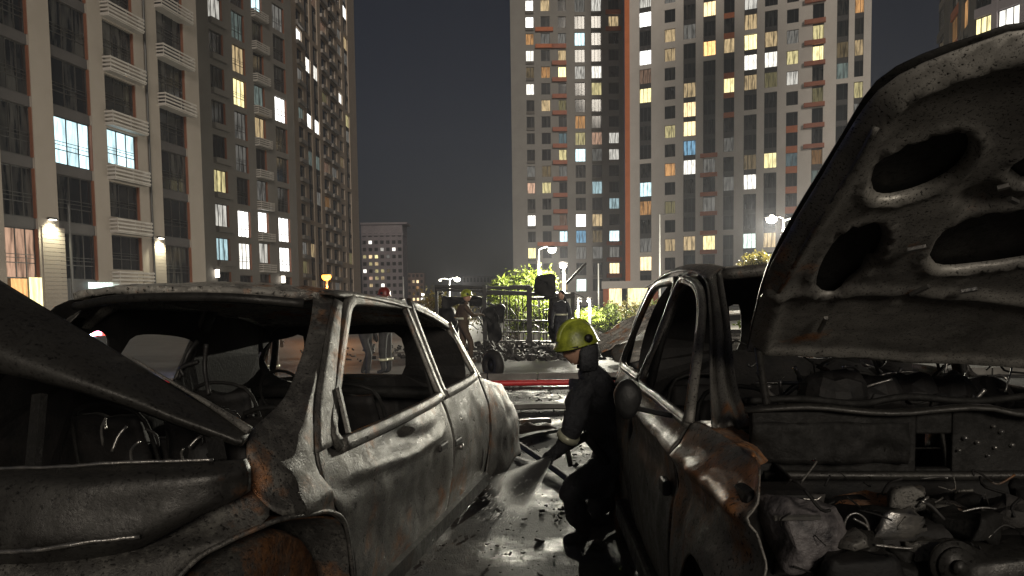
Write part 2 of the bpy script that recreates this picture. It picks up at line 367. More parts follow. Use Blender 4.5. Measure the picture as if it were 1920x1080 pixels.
def facade(name, face, H, wallm, cols, pyref, fl, kmax, lits, label, cat='building', depth=14.0, corem='panel_dark', base_h=0.0, kmin=0, pilm=None, op_lr=.17):
    """cols: (px0, px1, type, sill, winheight, style, opts)"""
    g = empty(name, face.P0, face.ang, label, cat)
    MB().box(0, face.L, .34, depth, 0, H).build('core_wall', MATS[corem if corem else wallm], g)
    S = [(face.hit(a, pyref)[0], face.hit(b, pyref)[0]) for a, b, *_ in cols]
    ed = [0.0]
    for a, b in S: ed += [a, b]
    ed.append(face.L)
    for i in range(0, len(ed), 2):
        if ed[i+1]-ed[i] > .02: slab(g, 'pilaster', ed[i], ed[i+1], 0, .38, 0, H, pilm or wallm)
    LM = {}; rw = random.Random(int(face.L*1000)); lr = op_lr
    for (px, py, mn) in lits:
        s, z = face.hit(px, py)
        for ci, (a, b) in enumerate(S):
            if a-.25 <= s <= b+.25:
                k = math.floor((z-cols[ci][3])/fl + .12); LM[(ci, k)] = mn
    for ci, ((a, b), c) in enumerate(zip(S, cols)):
        typ, sill, wh, style = c[2:6]; op = c[6] if len(c) > 6 else {}
        zprev = 0.0; w_ = b-a
        for k in range(kmin, kmax+1):
            z0 = sill+fl*k; z1 = z0+wh
            if z0 > zprev+.05:
                sp = op.get('span'); mt, y0 = wallm, .02
                if typ == 'strip':
                    brk = (k+op.get('off', 0)) % op.get('per', 4) == 0
                    mt, y0 = (wallm, .012) if brk else ('panel_dark', .16)
                if sp: mt, y0 = sp(k) or (mt, y0)
                slab(g, 'spandrel', a, b, y0, .36, zprev, z0, mt)
            mn = LM.get((ci, k)) or (rw.choice(['dim_W', 'dim_H', 'dim_Y', 'dim_W', 'dim_P', 'dim_G', 'mid_H', 'mid_Y']) if rw.random() < lr else 'glass_dark')
            window(g, (a+b)/2, z0+.006, w_-.012 - (.1 if op.get('jamb') else 0), wh-.012, mn, style, op.get('y', .20), op.get('jamb'), op.get('np', 1))
            if op.get('bal') and op['bal'](k):
                ex0, ex1, mt, bh, n, dp = op['bal'](k)
                if n: basket(g, a+ex0, b+ex1, z0-bh-.08, bh, dp, n, mt)
                else: slab(g, 'balcony', a+ex0, b+ex1, -dp, -.004, z0-bh-.02, z0-.02, mt)
            zprev = z1
        slab(g, 'spandrel', a, b, .02, .36, zprev, H-.01, wallm)
    return g

# --- right tower, set-back dark wing (A)
PA0 = at(963, 540, 138.7); PA1 = at(1171, 540, 138.7); FA = Face(PA0, PA1)
S0 = 2.9
litA = [(994,5,'lit_W'),(994,30,'lit_S'),(994,60,'mid_H'),(994,87,'mid_O'),(994,117,'lit_W'),(994,146,'dim_H'),(994,176,'lit_W'),(996,328,'dim_W'),(996,355,'mid_P'),(997,411,'lit_S'),(998,470,'lit_Y'),
  (1024,20,'mid_H'),(1024,80,'dim_W'),(1024,145,'mid_O'),(1025,201,'mid_H'),(1025,352,'mid_Y'),(1025,320,'dim_H'),
  (1055,75,'dim_W'),(1055,137,'lit_Y'),(1056,286,'mid_Y'),(1056,257,'dim_C'),(1056,432,'lit_C'),
  (1087,72,'lit_C'),(1087,135,'mid_W'),(1088,226,'mid_O'),(1088,256,'mid_Y'),(1088,286,'lit_C'),(1089,405,'lit_S'),(1089,433,'mid_B'),(1089,462,'dim_W'),(1089,548,'lit_G'),
  (1120,10,'mid_W'),(1120,128,'lit_W'),(1120,160,'mid_Y'),(1120,250,'mid_P'),(1120,280,'dim_W'),(1120,342,'mid_C'),(1121,403,'mid_H'),(1121,430,'dim_H'),(1121,462,'lit_W'),(1121,488,'dim_W'),
  (1151,245,'mid_W'),(1151,276,'mid_W'),(1151,395,'mid_C'),(1151,426,'lit_C'),(1151,457,'mid_W'),(1151,486,'dim_W'),(1151,516,'lit_H')]
bA2 = lambda k: (-2.2*.52, 0.02, 'panel_brick', .75, 0, .5) if 3 <= k <= 15 else None
bA5 = lambda k: (-.55, .35, 'panel_orange', .75, 0, .4) if k <= 3 or k in (16, 17) else None
bA1 = lambda k: (-1.0, .6, 'panel_orange', .7, 0, .5) if k in (3, 1, 15, 16) else None
acA = lambda k: (.0, 0, 'wall_mid', .5, 0, .25) if k % 3 else None
colsA = [(988,1003,'single',S0,2.0,'two',{'bal':acA}),(1016,1033,'single',S0,2.05,'two',{'bal':bA1}),(1048,1063,'single',S0,2.0,'two',{'bal':bA2}),
         (1079,1098,'single',S0-.25,2.35,'three'),(1110,1129,'single',S0-.2,2.3,'three',{'bal':acA}),(1142,1161,'single',S0,2.0,'three',{'bal':bA5})]
facade('apartment_tower', FA, 78, 'wall_dark', colsA, 290, 3.0, 20, litA, 'dark grey set-back wing of the tall tower left of its orange stripe', corem='panel_dark')

# --- right tower, pale wing (B) with its orange end strip
PB0 = at(1182, 540, 122.5); PB1 = at(1626, 540, 108.0); FB = Face(PB0, PB1)
litB = [(1212,2,'mid_W'),(1212,30,'lit_S'),(1212,99,'lit_S'),(1212,165,'lit_O'),(1212,196,'lit_Y'),(1293,50,'dim_W'),(1293,157,'mid_H'),(1257,260,'mid_Y'),(1256,329,'mid_O'),(1209,368,'lit_C'),
  (1293,222,'lit_H'),(1294,258,'mid_H'),(1291,289,'mid_B'),(1291,328,'lit_W'),(1209,400,'mid_O'),(1209,500,'lit_H'),(1209,465,'dim_W'),(1287,467,'mid_H'),
  (1332,13,'lit_H'),(1332,82,'lit_O'),(1370,72,'mid_H'),(1369,143,'lit_Y'),(1408,3,'mid_W'),(1408,66,'lit_Y'),(1408,99,'lit_W'),(1405,143,'mid_H'),
  (1446,94,'lit_W'),(1445,167,'dim_Y'),(1488,89,'mid_Y'),(1486,163,'mid_W'),(1534,117,'lit_Y'),(1580,111,'dim_H'),(1610,7,'mid_O'),(1610,107,'mid_H'),(1608,152,'mid_H'),(1608,183,'mid_Y'),
  (1449,312,'lit_Y'),(1406,353,'lit_W'),(1532,308,'mid_Y'),(1531,277,'dim_O'),(1484,305,'dim_C'),(1369,347,'dim_W'),
  (1328,460,'lit_Y'),(1404,455,'lit_G'),(1442,452,'mid_H'),(1477,447,'lit_H'),(1328,385,'dim_W'),(1300,228,'lit_H')]
sB = 2.78
ors = lambda lo, hi: (lambda k: ('panel_orange', .06) if lo <= k <= hi else None)
bB3 = lambda k: (-.35, .35, 'panel_orange', .62, 0, .45) if k <= 6 or k == 7 else None
bB8 = lambda k: (-1.1, .25, 'panel_brick', .62, 0, .5) if k >= 7 else None
colsB = [(1199,1221,'strip',sB,2.3,'three',{'per':5,'off':3}),(1246,1266,'single',sB,2.0,'two'),(1281,1304,'strip',sB,2.3,'three',{'per':5,'off':2}),
  (1318,1341,'strip',sB,2.25,'three',{'per':5,'off':3,'bal':bB3}),(1356,1376,'strip',sB,2.2,'two',{'per':4,'off':1,'span':lambda k: ('panel_orange', .06) if k >= 8 and k % 4 else None}),
  (1394,1418,'strip',sB,2.3,'three',{'per':4,'off':3}),(1432,1456,'strip',sB,2.3,'three',{'per':4,'off':2}),(1473,1495,'single',sB,2.0,'two',{'span':ors(1, 8)}),
  (1521,1542,'strip',sB,2.2,'two',{'per':5,'off':1,'bal':bB8}),(1566,1588,'strip',sB,2.3,'two',{'per':4,'off':2}),(1599,1616,'strip',sB,2.3,'two',{'per':4,'off':2})]
gB = facade('apartment_tower', FB, 74, 'wall_pale', colsB, 290, 3.0, 18, litB, 'pale tall apartment tower right of the orange stripe, dark window strips')
# orange end strip: the narrow side wall between the wings
a_ = FB.P0 + Vector((-.02, .1, 0)); b_ = Vector((FA.P1.x+.3, FA.P1.y-.2, 0))
iv = gB.matrix_world.inverted() if False else (Matrix.Translation(FB.P0) @ Matrix.Rotation(FB.ang, 4, 'Z')).inverted()
q = [iv @ a_, iv @ b_, iv @ (b_+Vector((1.2, .2, 0))), iv @ (a_+Vector((1.2, .5, 0)))]
m_ = MB(); m_.add([(p.x, p.y, z) for z in (0, 74.2) for p in q], [(0,1,5,4),(1,2,6,5),(2,3,7,6),(3,0,4,7),(4,5,6,7),(3,2,1,0)])
m_.build('side_wall', MATS['panel_orange'], gB)
slab(gB, 'side_strip', -.80, -.004, -.06, 1.6, 0, 74.1, 'stripe_orange')  # slab added facing front, brighter orange, since the side wall gets no sun
# ground-floor canopy and shop fronts of the pale wing
s0, z0 = FB.hit(1140, 545); s1, z1 = FB.hit(1330, 535)
slab(gB, 'canopy', s0, s1+2, -3.5, -.02, 2.9, 4.1, 'wall_pale')
for px0, px1, mt in ((1142, 1152, 'panel_orange'), (1153, 1174, 'lit_H'), (1176, 1186, 'glass_dark'), (1188, 1222, 'lit_Y'), (1226, 1242, 'panel_orange'), (1244, 1262, 'dim_W')):
    u0, _ = FB.hit(px0, 560); u1, _ = FB.hit(px1, 560)
    slab(gB, 'shop_front', u0, u1, -3.3, -.3, 0, 2.89, mt)

# --- left block, near wing
PL0 = at(-60, 560, 34.3); PL1 = at(388, 560, 53.0); FL1 = Face(PL0, PL1)
lit1 = [(27,445,'mid_P'),(140,262,'lit_C'),(228,272,'lit_C')]
strp = lambda k: ('panel_dark', .14)
bk = lambda k: (-.12, .35, 'slat_pale', .88, 4, .55)
bk3 = lambda k: (-.12, .4, 'slat_pale', .88, 4, .55) if k >= 4 else None
cols1 = [(4,68,'strip',2.95,2.55,'tall',{'span':strp,'jamb':1,'np':3}),(107,178,'strip',2.95,2.55,'tall',{'span':strp,'jamb':1,'np':3}),
         (205,262,'single',3.62,2.05,'tall',{'bal':bk,'jamb':1,'np':3}),(305,355,'strip',2.85,2.55,'tall',{'span':strp,'jamb':1,'np':3,'bal':bk3})]
gL1 = facade('apartment_block', FL1, 46, 'wall_beige', cols1, 350, 3.1, 7, lit1, 'beige apartment block wing with slatted pale balconies and lit entrance below', op_lr=0)
# stone cladding strips under the wall lamps, downpipe, shop below
def walllamp(px, py, wpx0, wpx1, zb, big=True):
    s, z = FL1.hit(px, py); a, _ = FL1.hit(wpx0, 480); b, _ = FL1.hit(wpx1, 480)
    rows = int((z-.15-zb)/.22)
    for i in range(rows):
        slab(gL1, 'cladding_board', a, b, -.045, -.004, zb+i*.22, zb+i*.22+.2, 'wall_beige')
    lp = MB().box(-.22, .22, -.26, -.02, 0, .1).build('wall_lamp', MATS['frame_dark'], gL1); lp.location = (s, -.05, z)
    ln = MB().box(-.18, .18, -.22, -.06, -.03, -.004).build('lens', MATS['lamp_white'], lp)
    P = FL1.P0 + FL1.ex*s + FL1.nrm*.42; L = bpy.data.lights.new('wall_lamp_light', 'SPOT'); L.energy = 500; L.spot_size = R(118); L.spot_blend = .8; L.shadow_soft_size = .1; L.color = (1, .95, .66)
    lo = bpy.data.objects.new('wall_lamp_light', L); col.objects.link(lo); lo.location = (P.x, P.y, z-.06)
    lo.rotation_euler = (FL1.nrm*(-.25)+Vector((0, 0, -1))).to_track_quat('-Z', 'Y').to_euler()
walllamp(93, 412, 80, 122, .2); walllamp(297, 447, 285, 310, .2)
s_, _ = FL1.hit(283, 400); MB().tube([(s_, -.09, 0), (s_, -.09, 46)], .07, 8).build('downpipe', MATS['frame_dark'], gL1)
s_, _ = FL1.hit(130, 480); MB().tube([(s_, -.09, 0), (s_, -.09, 7)], .06, 8).build('downpipe', MATS['frame_dark'], gL1)
for a, b, y0, y1, mt in ((20, 52, 522, 566, 'lit_O'), (54, 80, 520, 575, 'lit_Y'), (165, 222, 529, 542, 'lit_G')):
    u0, zt = FL1.hit(a, y0); u1, zb = FL1.hit(b, y1)
    slab(gL1, 'shop_window', u0, u1, -.035, -.006, max(zb, .3), max(zt, .8), mt)

# --- left block, darker middle wing
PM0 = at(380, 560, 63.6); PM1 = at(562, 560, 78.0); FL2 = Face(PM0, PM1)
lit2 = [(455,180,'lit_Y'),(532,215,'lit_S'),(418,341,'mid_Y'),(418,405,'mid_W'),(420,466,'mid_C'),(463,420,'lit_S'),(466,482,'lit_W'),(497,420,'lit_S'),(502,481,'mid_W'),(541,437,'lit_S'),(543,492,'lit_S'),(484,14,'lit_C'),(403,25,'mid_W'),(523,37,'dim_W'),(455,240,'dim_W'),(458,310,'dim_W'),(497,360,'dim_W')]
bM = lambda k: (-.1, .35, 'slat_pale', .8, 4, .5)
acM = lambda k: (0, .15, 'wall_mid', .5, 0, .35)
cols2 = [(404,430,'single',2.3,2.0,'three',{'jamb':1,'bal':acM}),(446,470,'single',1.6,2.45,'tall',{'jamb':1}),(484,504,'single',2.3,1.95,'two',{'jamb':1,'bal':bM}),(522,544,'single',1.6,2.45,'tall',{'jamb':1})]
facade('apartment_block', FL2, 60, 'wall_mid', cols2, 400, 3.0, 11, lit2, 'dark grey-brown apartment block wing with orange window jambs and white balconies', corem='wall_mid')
for px, py in ((402, 508), (526, 520)):
    s, z = FL2.hit(px, py); P = FL2.P0 + FL2.ex*s + FL2.nrm*.3
    lp = empty('wall_lantern', (P.x, P.y, z), FL2.ang, 'small white wall lantern low on the dark wing, %s' % ('at its near corner' if px < 450 else 'beneath the last balcony column'), 'lantern')
    MB().box(-.12, .12, -.1, .3, .12, .18).build('bracket', MATS['frame_dark'], lp)
    MB().box(-.13, .13, -.13, .13, -.55, .12).build('lens', MATS['lamp_soft'], lp)

# --- left block, far warm wing
PF0 = at(556, 560, 113.0); PF1 = at(677, 560, 156.0); FL3 = Face(PF0, PF1)
lit3 = [(562,53,'lit_S'),(583,139,'lit_W'),(597,148,'lit_W'),(585,244,'lit_S'),(599,251,'lit_S'),(650,26,'lit_S'),(643,201,'lit_W'),(592,406,'lit_Y'),(606,413,'lit_Y'),(647,278,'lit_W'),(652,461,'lit_W'),(651,408,'mid_W'),(661,412,'lit_W'),(597,515,'mid_Y'),(573,474,'dim_W'),(643,300,'dim_H'),(612,390,'dim_O')]
acF = lambda k: (-.15, .5, 'slat_pale', .6, 0, .4)
cols3 = [(561,571,'single',2.9,2.0,'two',{'bal':acF}),(577,586,'strip',2.7,2.3,'two',{'per':5,'off':1}),(591,600,'strip',2.7,2.3,'two',{'per':5,'off':1}),(606,616,'single',2.9,2.0,'two',{'bal':acF}),(621,631,'single',2.9,2.0,'two',{'bal':acF}),(637,644,'single',2.9,2.0,'two'),(649,656,'strip',2.7,2.3,'two',{'per':5,'off':3})]
facade('apartment_block', FL3, 86, 'wall_far', cols3, 250, 3.0, 22, lit3, 'warm beige apartment tower at the far end of the long block')

# --- far tower and low houses beyond the street
def farblock(px0, px1, ytop, Y, rows, cols_, wallm, label, lits, roof=False, name='apartment_tower'):
    A, B = at(px0, 560, Y), at(px1, 560, Y); fc = Face(A, B); H = at((px0+px1)/2, ytop, Y).z
    g = empty(name, fc.P0, fc.ang, label, 'building')
    MB().box(0, fc.L, .2, fc.L*.8, 0, H).build('wall', MATS[wallm], g)
    if roof: 
        r_ = MB().box(-.1, fc.L+2.0, -.6, fc.L*.8, H, H+.8); r_.box(.3, fc.L+.3, -.1, fc.L*.7, H-4.4, H-3.6); r_.build('roof', MATS['wall_violet'], g)
    fh = H/rows; ww = fc.L/cols_
    for r_ in range(rows-(1 if roof else 0)):
        for c_ in range(cols_):
            window(g, (c_+.5)*ww, r_*fh+fh*.3, ww*.6, fh*.5, lits.get((c_, r_), 'glass_dark'), 'one', .1)
    return g
farblock(680, 757, 421, 300, 11, 7, 'wall_violet', 'distant purplish tower with an overhanging flat roof and scattered lit windows',
  {(0,6):'mid_Y',(1,6):'lit_H',(2,6):'lit_Y',(3,7):'mid_W',(1,5):'mid_Y',(2,5):'mid_H',(0,4):'lit_W',(2,4):'mid_Y',(3,4):'mid_Y',(5,7):'lit_W',(3,3):'mid_H',(2,3):'mid_Y',(1,3):'mid_P',(1,2):'mid_H',(3,2):'lit_W',(1,8):'lit_W',(4,4):'dim_H',(4,6):'dim_W'}, True)
farblock(757, 795, 512, 340, 5, 5, 'wall_brick', 'low brownish apartment house with small lit windows, far beyond the cars', {(2,3):'mid_H',(3,3):'lit_H',(3,2):'mid_O',(2,0):'lit_H',(3,0):'lit_H',(4,1):'mid_H',(4,0):'lit_W',(2,1):'dim_O'}, False, 'apartment_house')
farblock(868, 932, 517, 260, 3, 10, 'wall_violet', 'low pale flat-roofed building far off beside the lit tree', {}, False, 'low_building')
# --- tower at the right edge
PR0 = at(1748, 540, 74); PR1 = at(1818, 540, 59.5); FR = Face(PR0, PR1)
colsR = [(1756,1770,'strip',2.8,2.3,'two',{'per':4}),(1780,1796,'strip',2.8,2.3,'two',{'per':4,'span':lambda k: ('panel_orange', .06)}),(1802,1814,'strip',2.8,2.3,'two',{'per':4,'off':2})]
facade('apartment_tower', FR, 60, 'wall_mid', colsR, 60, 3.0, 13, [(1788,85,'mid_O'),(1788,40,'dim_O'),(1808,55,'mid_O')], 'brown shadowed side of the tower standing behind the raised bonnet', depth=5, kmin=4)
PQ0 = at(1819, 540, 59.0); PQ1 = at(2080, 540, 50.0); FQ = Face(PQ0, PQ1)
facade('apartment_tower', FQ, 60, 'wall_violet', [(1826,1858,'single',2.6,2.3,'three'),(1869,1911,'single',2.6,2.3,'three'),(1935,1975,'single',2.6,2.3,'three'),(2000,2040,'single',2.6,2.3,'three')], 30, 3.0, 13, [(1842,35,'lit_Y'),(1890,20,'lit_W'),(1955,20,'lit_W')], 'violet-grey tower face with two large lit windows above the raised bonnet', kmin=4)

# ------------------------------------------------------------------ wreck helpers
class Frame:
    def __init__(s, O, yaw):
        s.O = Vector(O); s.yaw = yaw; s.e = Vector((math.sin(yaw), math.cos(yaw), 0)); s.r = Vector((math.cos(yaw), -math.sin(yaw), 0))
        s.M = (Matrix.Translation(s.O) @ Matrix.Rotation(-yaw, 4, 'Z')).inverted()
    def pick(s, x, y, v):
        d = ray(x, y); c = Vector((0, 0, CH)); t = (s.O+s.r*v-c).dot(s.r)/d.dot(s.r); return s.M @ (c+d*t)
    def at(s, x, y, Y): return s.M @ at(x, y, Y)
def C(*pts): return [Vector((v, u, z)) for u, v, z in pts]           # (along, across, up)
def both(fn):
    """a symmetric part: the side towards +x and its mirror image"""
    for sgn in (1, -1): fn(sgn)
def put(rows, name, mat, parent, sgn=1, solid=.006, smooth=True):
    if sgn < 0: rows = mirror(rows)
    return MB().grid(rows).build(name, MATS[mat], parent, smooth, solid)
def strip(c0, c1, n, m=5, bulge=0.0, axis=(1, 0, 0)):
    A, B = cr(c0, n), cr(c1, n); ax = Vector(axis); rows = []
    for j in range(m):
        t = j/(m-1); rows.append([A[i].lerp(B[i], t)+ax*bulge*4*t*(1-t) for i in range(n)])
    return rows
def mx(pts, sgn): return [Vector((p.x*sgn, p.y, p.z)) for p in pts]
def bars(parent, name, mat, paths, rad, n=6):
    for p in paths: MB().tube(cr(p, max(6, 5*len(p))), rad, n).build(name, MATS[mat], parent, True)
def wheel(parent, u, v, z, sgn, Rr=.34, mat='wheel_rust'):
    t = MB(); rows = []
    for r_, x in ((.19,-.09),(.26,-.10),(Rr-.02,-.10),(Rr,-.07),(Rr,.07),(Rr-.02,.1),(.26,.10),(.19,.09)):
        rows.append([Vector((sgn*x*1.0, math.cos(a)*r_, math.sin(a)*r_)) for a in [2*math.pi*k/28 for k in range(28)]])
    rows = dent(rows, .014, 9, (0, 1, 0), u, False)
    w_ = t.grid(rows, True).build('wheel', MATS[mat], parent, True); w_.location = (sgn*v, u, z)
    h = MB(); rows = []
    for r_, x in ((.215,.085),(.20,.10),(.17,.06),(.08,.075),(.05,.09),(.001,.09)):
        rows.append([Vector((sgn*x, math.cos(a)*r_, math.sin(a)*r_)) for a in [2*math.pi*k/28 for k in range(28)]])
    h.grid(rows, True)
    for k in range(5):
        a = 2*math.pi*k/5; h.ribbon([(sgn*.09, .05*math.cos(a), .05*math.sin(a)), (sgn*.085, .2*math.cos(a), .2*math.sin(a))], (1, 0, 0), .05, .03)
    h.build('rim', MATS[mat], w_, True)
    return w_
def seat(parent, u, v, face=1, z=.42, name='seat', mat='soot', wire=False):
    """charred seat: sagging frame with burnt padding, or only its bare wire frame"""
    L = cr([Vector((v-.22, u, z)), Vector((v-.23, u-face*.06, z+.3)), Vector((v-.2, u-face*.13, z+.58)), Vector((v-.1, u-face*.16, z+.66)), Vector((v+.1, u-face*.16, z+.66)), Vector((v+.2, u-face*.13, z+.58)), Vector((v+.23, u-face*.06, z+.3)), Vector((v+.22, u, z))], 26)
    s = MB().tube(L, .012, 6)
    for h_ in (.2, .34, .48): s.tube([(v-.22, u-face*(.03+.2*h_*.8), z+h_), (v+.22, u-face*(.03+.2*h_*.8), z+h_)], .005, 5)
    o = s.build(name, MATS[mat], parent, True)
    if not wire:
        rows = [[Vector((v+x*(.20-.05*max(0, t-.6)), u-face*(.02+.15*t)-face*.03*math.cos(x*1.5), z+.02+.58*t)) for x in [-1+2*i/10 for i in range(11)]] for t in [j/12 for j in range(13)]]
        MB().grid(dent(rows, .05, 7, (0, 1, .3), u+v, False)).build('back_padding', MATS['char'], o, True, .05)
    c = MB().box(v-.24, v+.24, min(u, u+face*.48), max(u, u+face*.48), z-.14, z-.02)
    c.build('cushion_frame', MATS['char'], o, False, 0, .02)
    return o

def segd(p, a, b):
    d = b-a; t = max(0, min(1, (p-a).dot(d)/max(d.length_squared, 1e-9))); return (p-a-d*t).length
def pd(p, poly): return min(segd(p, poly[i], poly[(i+1) % len(poly)]) for i in range(len(poly)))
def inside(p, poly):
    c = False
    for i in range(len(poly)):
        a, b = poly[i], poly[i-1]
        if (a.y > p.y) != (b.y > p.y) and p.x < (b.x-a.x)*(p.y-a.y)/(b.y-a.y)+a.x: c = not c
    return c
def dens2(poly, n): return [Vector((p.x, p.y)) for p in cr([Vector((p.x, p.y, 0)) for p in poly+[poly[0]]], n)][:-1]
def holed(name, outl, hol, to3, mat, parent, th):
    vs = list(outl); es = [(i, (i+1) % len(outl)) for i in range(len(outl))]
    for h in hol:
        n = len(vs); vs += h; es += [(n+i, n+(i+1) % len(h)) for i in range(len(h))]
    V, E2, F2, *_ = delaunay_2d_cdt(vs, es, [], 2, 1e-5); F3 = []
    for f in F2:
        c = sum((V[i] for i in f), Vector((0, 0)))/len(f)
        if inside(c, outl) and not any(inside(c, h) for h in hol): F3.append(tuple(f))
    us = sorted({i for f in F3 for i in f}); mp_ = {k: i for i, k in enumerate(us)}
    m = MB(); m.add([to3(V[i]) for i in us], [tuple(mp_[i] for i in f) for f in F3]); return m.build(name, MATS[mat], parent, False, th)
# ------------------------------------------------------------------ left wreck: SUV seen from behind
ya = R(11.8); e_ = Vector((math.sin(ya), math.cos(ya), 0)); r_ = Vector((math.cos(ya), -math.sin(ya), 0))
b_ = at(630, 830, 3.0); O_ = b_ - e_*.6 - r_*.88; O_.z = 0
FS = Frame(O_, ya)
suv = empty('burnt_car', O_, -ya, 'burnt-out grey SUV with collapsed tailgate, its empty door windows facing the gap', 'car')
dp = C((.03,.84,1.02), (.05,.815,1.08), (.08,.80,1.17), (.16,.78,1.205), (.42,.75,1.27), (.65,.70,1.39), (.87,.64,1.54), (1.0,.60,1.672))
seam = C((.54,.935,.745), (.42,.935,.88), (.37,.92,.97), (.37,.90,1.07), (.5,.84,1.23), (.68,.78,1.37), (.9,.71,1.54), (1.09,.655,1.655))
arch = C((.03,.84,1.02), (.06,.90,.93), (.2,.95,.885), (.38,.95,.84), (.54,.935,.745))
def haunch(rows, amp=.035):
    for r1 in rows:
        for i, p in enumerate(r1):
            r1[i] = p + Vector((amp*math.exp(-((p.z-.93)/.05)**2)*min(1, max(0, (p.y+.1)/.25))*min(1, max(0, (.62-p.y)/.12)) , 0, 0))
    return rows
def side(sgn):
    put(haunch(dent(coons(arch, [dp[-1], seam[-1]], dp, seam, 22, 40), .010, 5, (1, 0, 0), 2.2)), 'quarter_panel', 'burnt_steel', suv, sgn)
    # bumper corner and arch flange
    bl = C((-.52,0,.40), (-.55,0,.62), (-.52,0,.86), (-.40,0,.95), (-.10,0,.97))
    br = [Vector((.62,-.40,.42)), Vector((.69,-.36,.68)), FS.pick(350,1062,.76), FS.pick(420,1017,.83), FS.pick(480,990,.885), Vector((.90,.05,.95)), Vector((.84,.03,1.02))]
    bb = C((-.52,0,.40), (-.51,.3,.40), (-.47,.5,.41), (-.40,.62,.42)); bt = C((-.10,0,.97), (-.10,.45,.98), (-.07,.72,1.0), (.03,.84,1.02))
    put(dent(coons(bb, bt, bl, br, 30, 24), .012, 4, (.5, -.6, .3), 5.0), 'bumper', 'bumper_steel', suv, sgn)
    fl = MB().tube(mx(cr([p+Vector((.006, 0, 0)) for p in br[:5]]+C((.06,.935,.915), (.2,.958,.89), (.38,.955,.845), (.54,.94,.745), (.62,.93,.5), (.63,.92,.34)), 60), sgn), .010, 6)
    fl.build('arch_lip', MATS['burnt_steel'], suv, True)
    put(strip(br[:5]+C((.2,.945,.88), (.54,.93,.735), (.62,.92,.36)), C((-.38,.35,.42), (-.3,.40,.68), (-.2,.42,.8), (-.1,.43,.84), (0,.45,.86), (.2,.45,.86), (.54,.45,.72), (.62,.45,.36)), 34, 5), 'wheel_housing', 'wheel_rust', suv, sgn)
    # rear door skin
    dl = C((.66,.905,.34), (.64,.935,.55), (.55,.94,.74), (.43,.94,.88), (.385,.922,.97), (.385,.902,1.07), (.44,.88,1.135))
    dr = C((2.02,.90,.34), (2.05,.94,.6), (2.06,.945,.8), (2.04,.915,.95), (2.0,.885,1.06)); db = [dl[0], dr[0]]; dt = C((.44,.88,1.135), (.56,.893,1.045), (.8,.892,1.04), (1.4,.89,1.045), (2.0,.885,1.06))
    rows = dent(coons(db, dt, dl, dr, 48, 40), .020, 3.2, (1, 0, 0), 8.0)
    for r1 in rows:
        for i, p in enumerate(r1):
            f = min(1, max(0, (p.y-.5)/.3))*min(1, max(0, (1.98-p.y)/.2))
            cr_ = .030*math.exp(-((p.z-.90-.03*math.sin(p.y*3))/.035)**2) - .03*math.exp(-((p.z-.62)/.12)**2)
            dd = -.035*math.exp(-(((p.y-1.25)/.16)**2+((p.z-.97)/.07)**2)) + .02*math.exp(-(((p.y-1.62)/.2)**2+((p.z-.98)/.05)**2))
            r1[i] = p + Vector(((cr_+dd)*f, 0, 0))
    d1 = put(rows, 'rear_door', 'burnt_steel', suv, sgn)
    # front door skin
    fl_ = C((2.045,.90,.34), (2.075,.94,.6), (2.085,.945,.8), (2.065,.915,.95), (2.025,.885,1.06)); fr = C((3.0,.89,.34), (3.06,.925,.6), (3.06,.92,.85), (3.0,.865,1.07))
    rows = dent(coons([fl_[0], fr[0]], C((2.025,.885,1.06), (2.5,.885,1.07), (3.0,.865,1.07)), fl_, fr, 34, 30), .018, 3.5, (1, 0, 0), 4.0)
    d2 = put(rows, 'front_door', 'burnt_mid', suv, sgn)
    for d_, u in ((d1, 1.86), (d2, 2.16)):
        hd = MB().box(-.012, .016, -.07, .07, -.022, .022).build('handle_recess', MATS['iron_black'], d_, False, 0, .01); hd.location = (sgn*.94, u, .80 if u < 2 else .77)
    lk = MB().tube([(0, 0, 0), (.03, 0, 0)], .02, 10).build('lock_barrel', MATS['wire_steel'], d2, True); lk.location = (sgn*.94, 2.2, .73)
    # door window frames
    for pts, nm in ((C((.60,.90,1.055), (1.2,.898,1.052), (1.97,.893,1.068), (1.985,.87,1.13), (2.035,.665,1.60), (1.98,.66,1.617), (1.35,.668,1.648), (1.22,.675,1.63), (1.1,.705,1.55), (.72,.82,1.235), (.575,.875,1.12), (.60,.90,1.055)), 'door_frame'),
                    (C((2.09,.89,1.072), (2.5,.888,1.08), (2.88,.868,1.09), (2.925,.85,1.12), (2.88,.69,1.43), (2.84,.675,1.465), (2.47,.668,1.553), (2.2,.668,1.598), (2.13,.675,1.585), (2.075,.87,1.12), (2.09,.89,1.072)), 'door_frame')):
        MB().ribbon(mx(cr(pts, 60), sgn), (sgn, 0, .25), .07, .03).build(nm, MATS['burnt_steel'], suv, True)
        MB().tube(mx(cr([p+Vector((.012, 0, 0)) for p in pts], 60), sgn), .005, 5).build('window_lip', MATS['burnt_mid'], suv, True)
    put(strip(seam[3:]+[], C((.56,.885,1.07), (.72,.83,1.2), (.9,.765,1.37), (1.18,.67,1.62)), 26, 5, .012), 'pillar', 'burnt_steel', suv, sgn)
    q1, q2 = FS.pick(634, 728, .83), FS.pick(653, 812, .89)
    MB().ribbon(mx([q1, q2], sgn), (1, 0, .2), .03, .018).build('quarter_strut', MATS['burnt_steel'], suv)
    put(strip(C((1.0,.60,1.672), (1.14,.625,1.695), (1.64,.64,1.66), (2.12,.645,1.605), (2.53,.645,1.55), (2.97,.66,1.45)), C((1.1,.665,1.662), (1.3,.675,1.66), (1.64,.678,1.635), (2.12,.68,1.585), (2.5,.685,1.52), (2.93,.70,1.41)), 30, 5, .012, (1, 0, .6)), 'roof_rail', 'burnt_steel', suv, sgn)
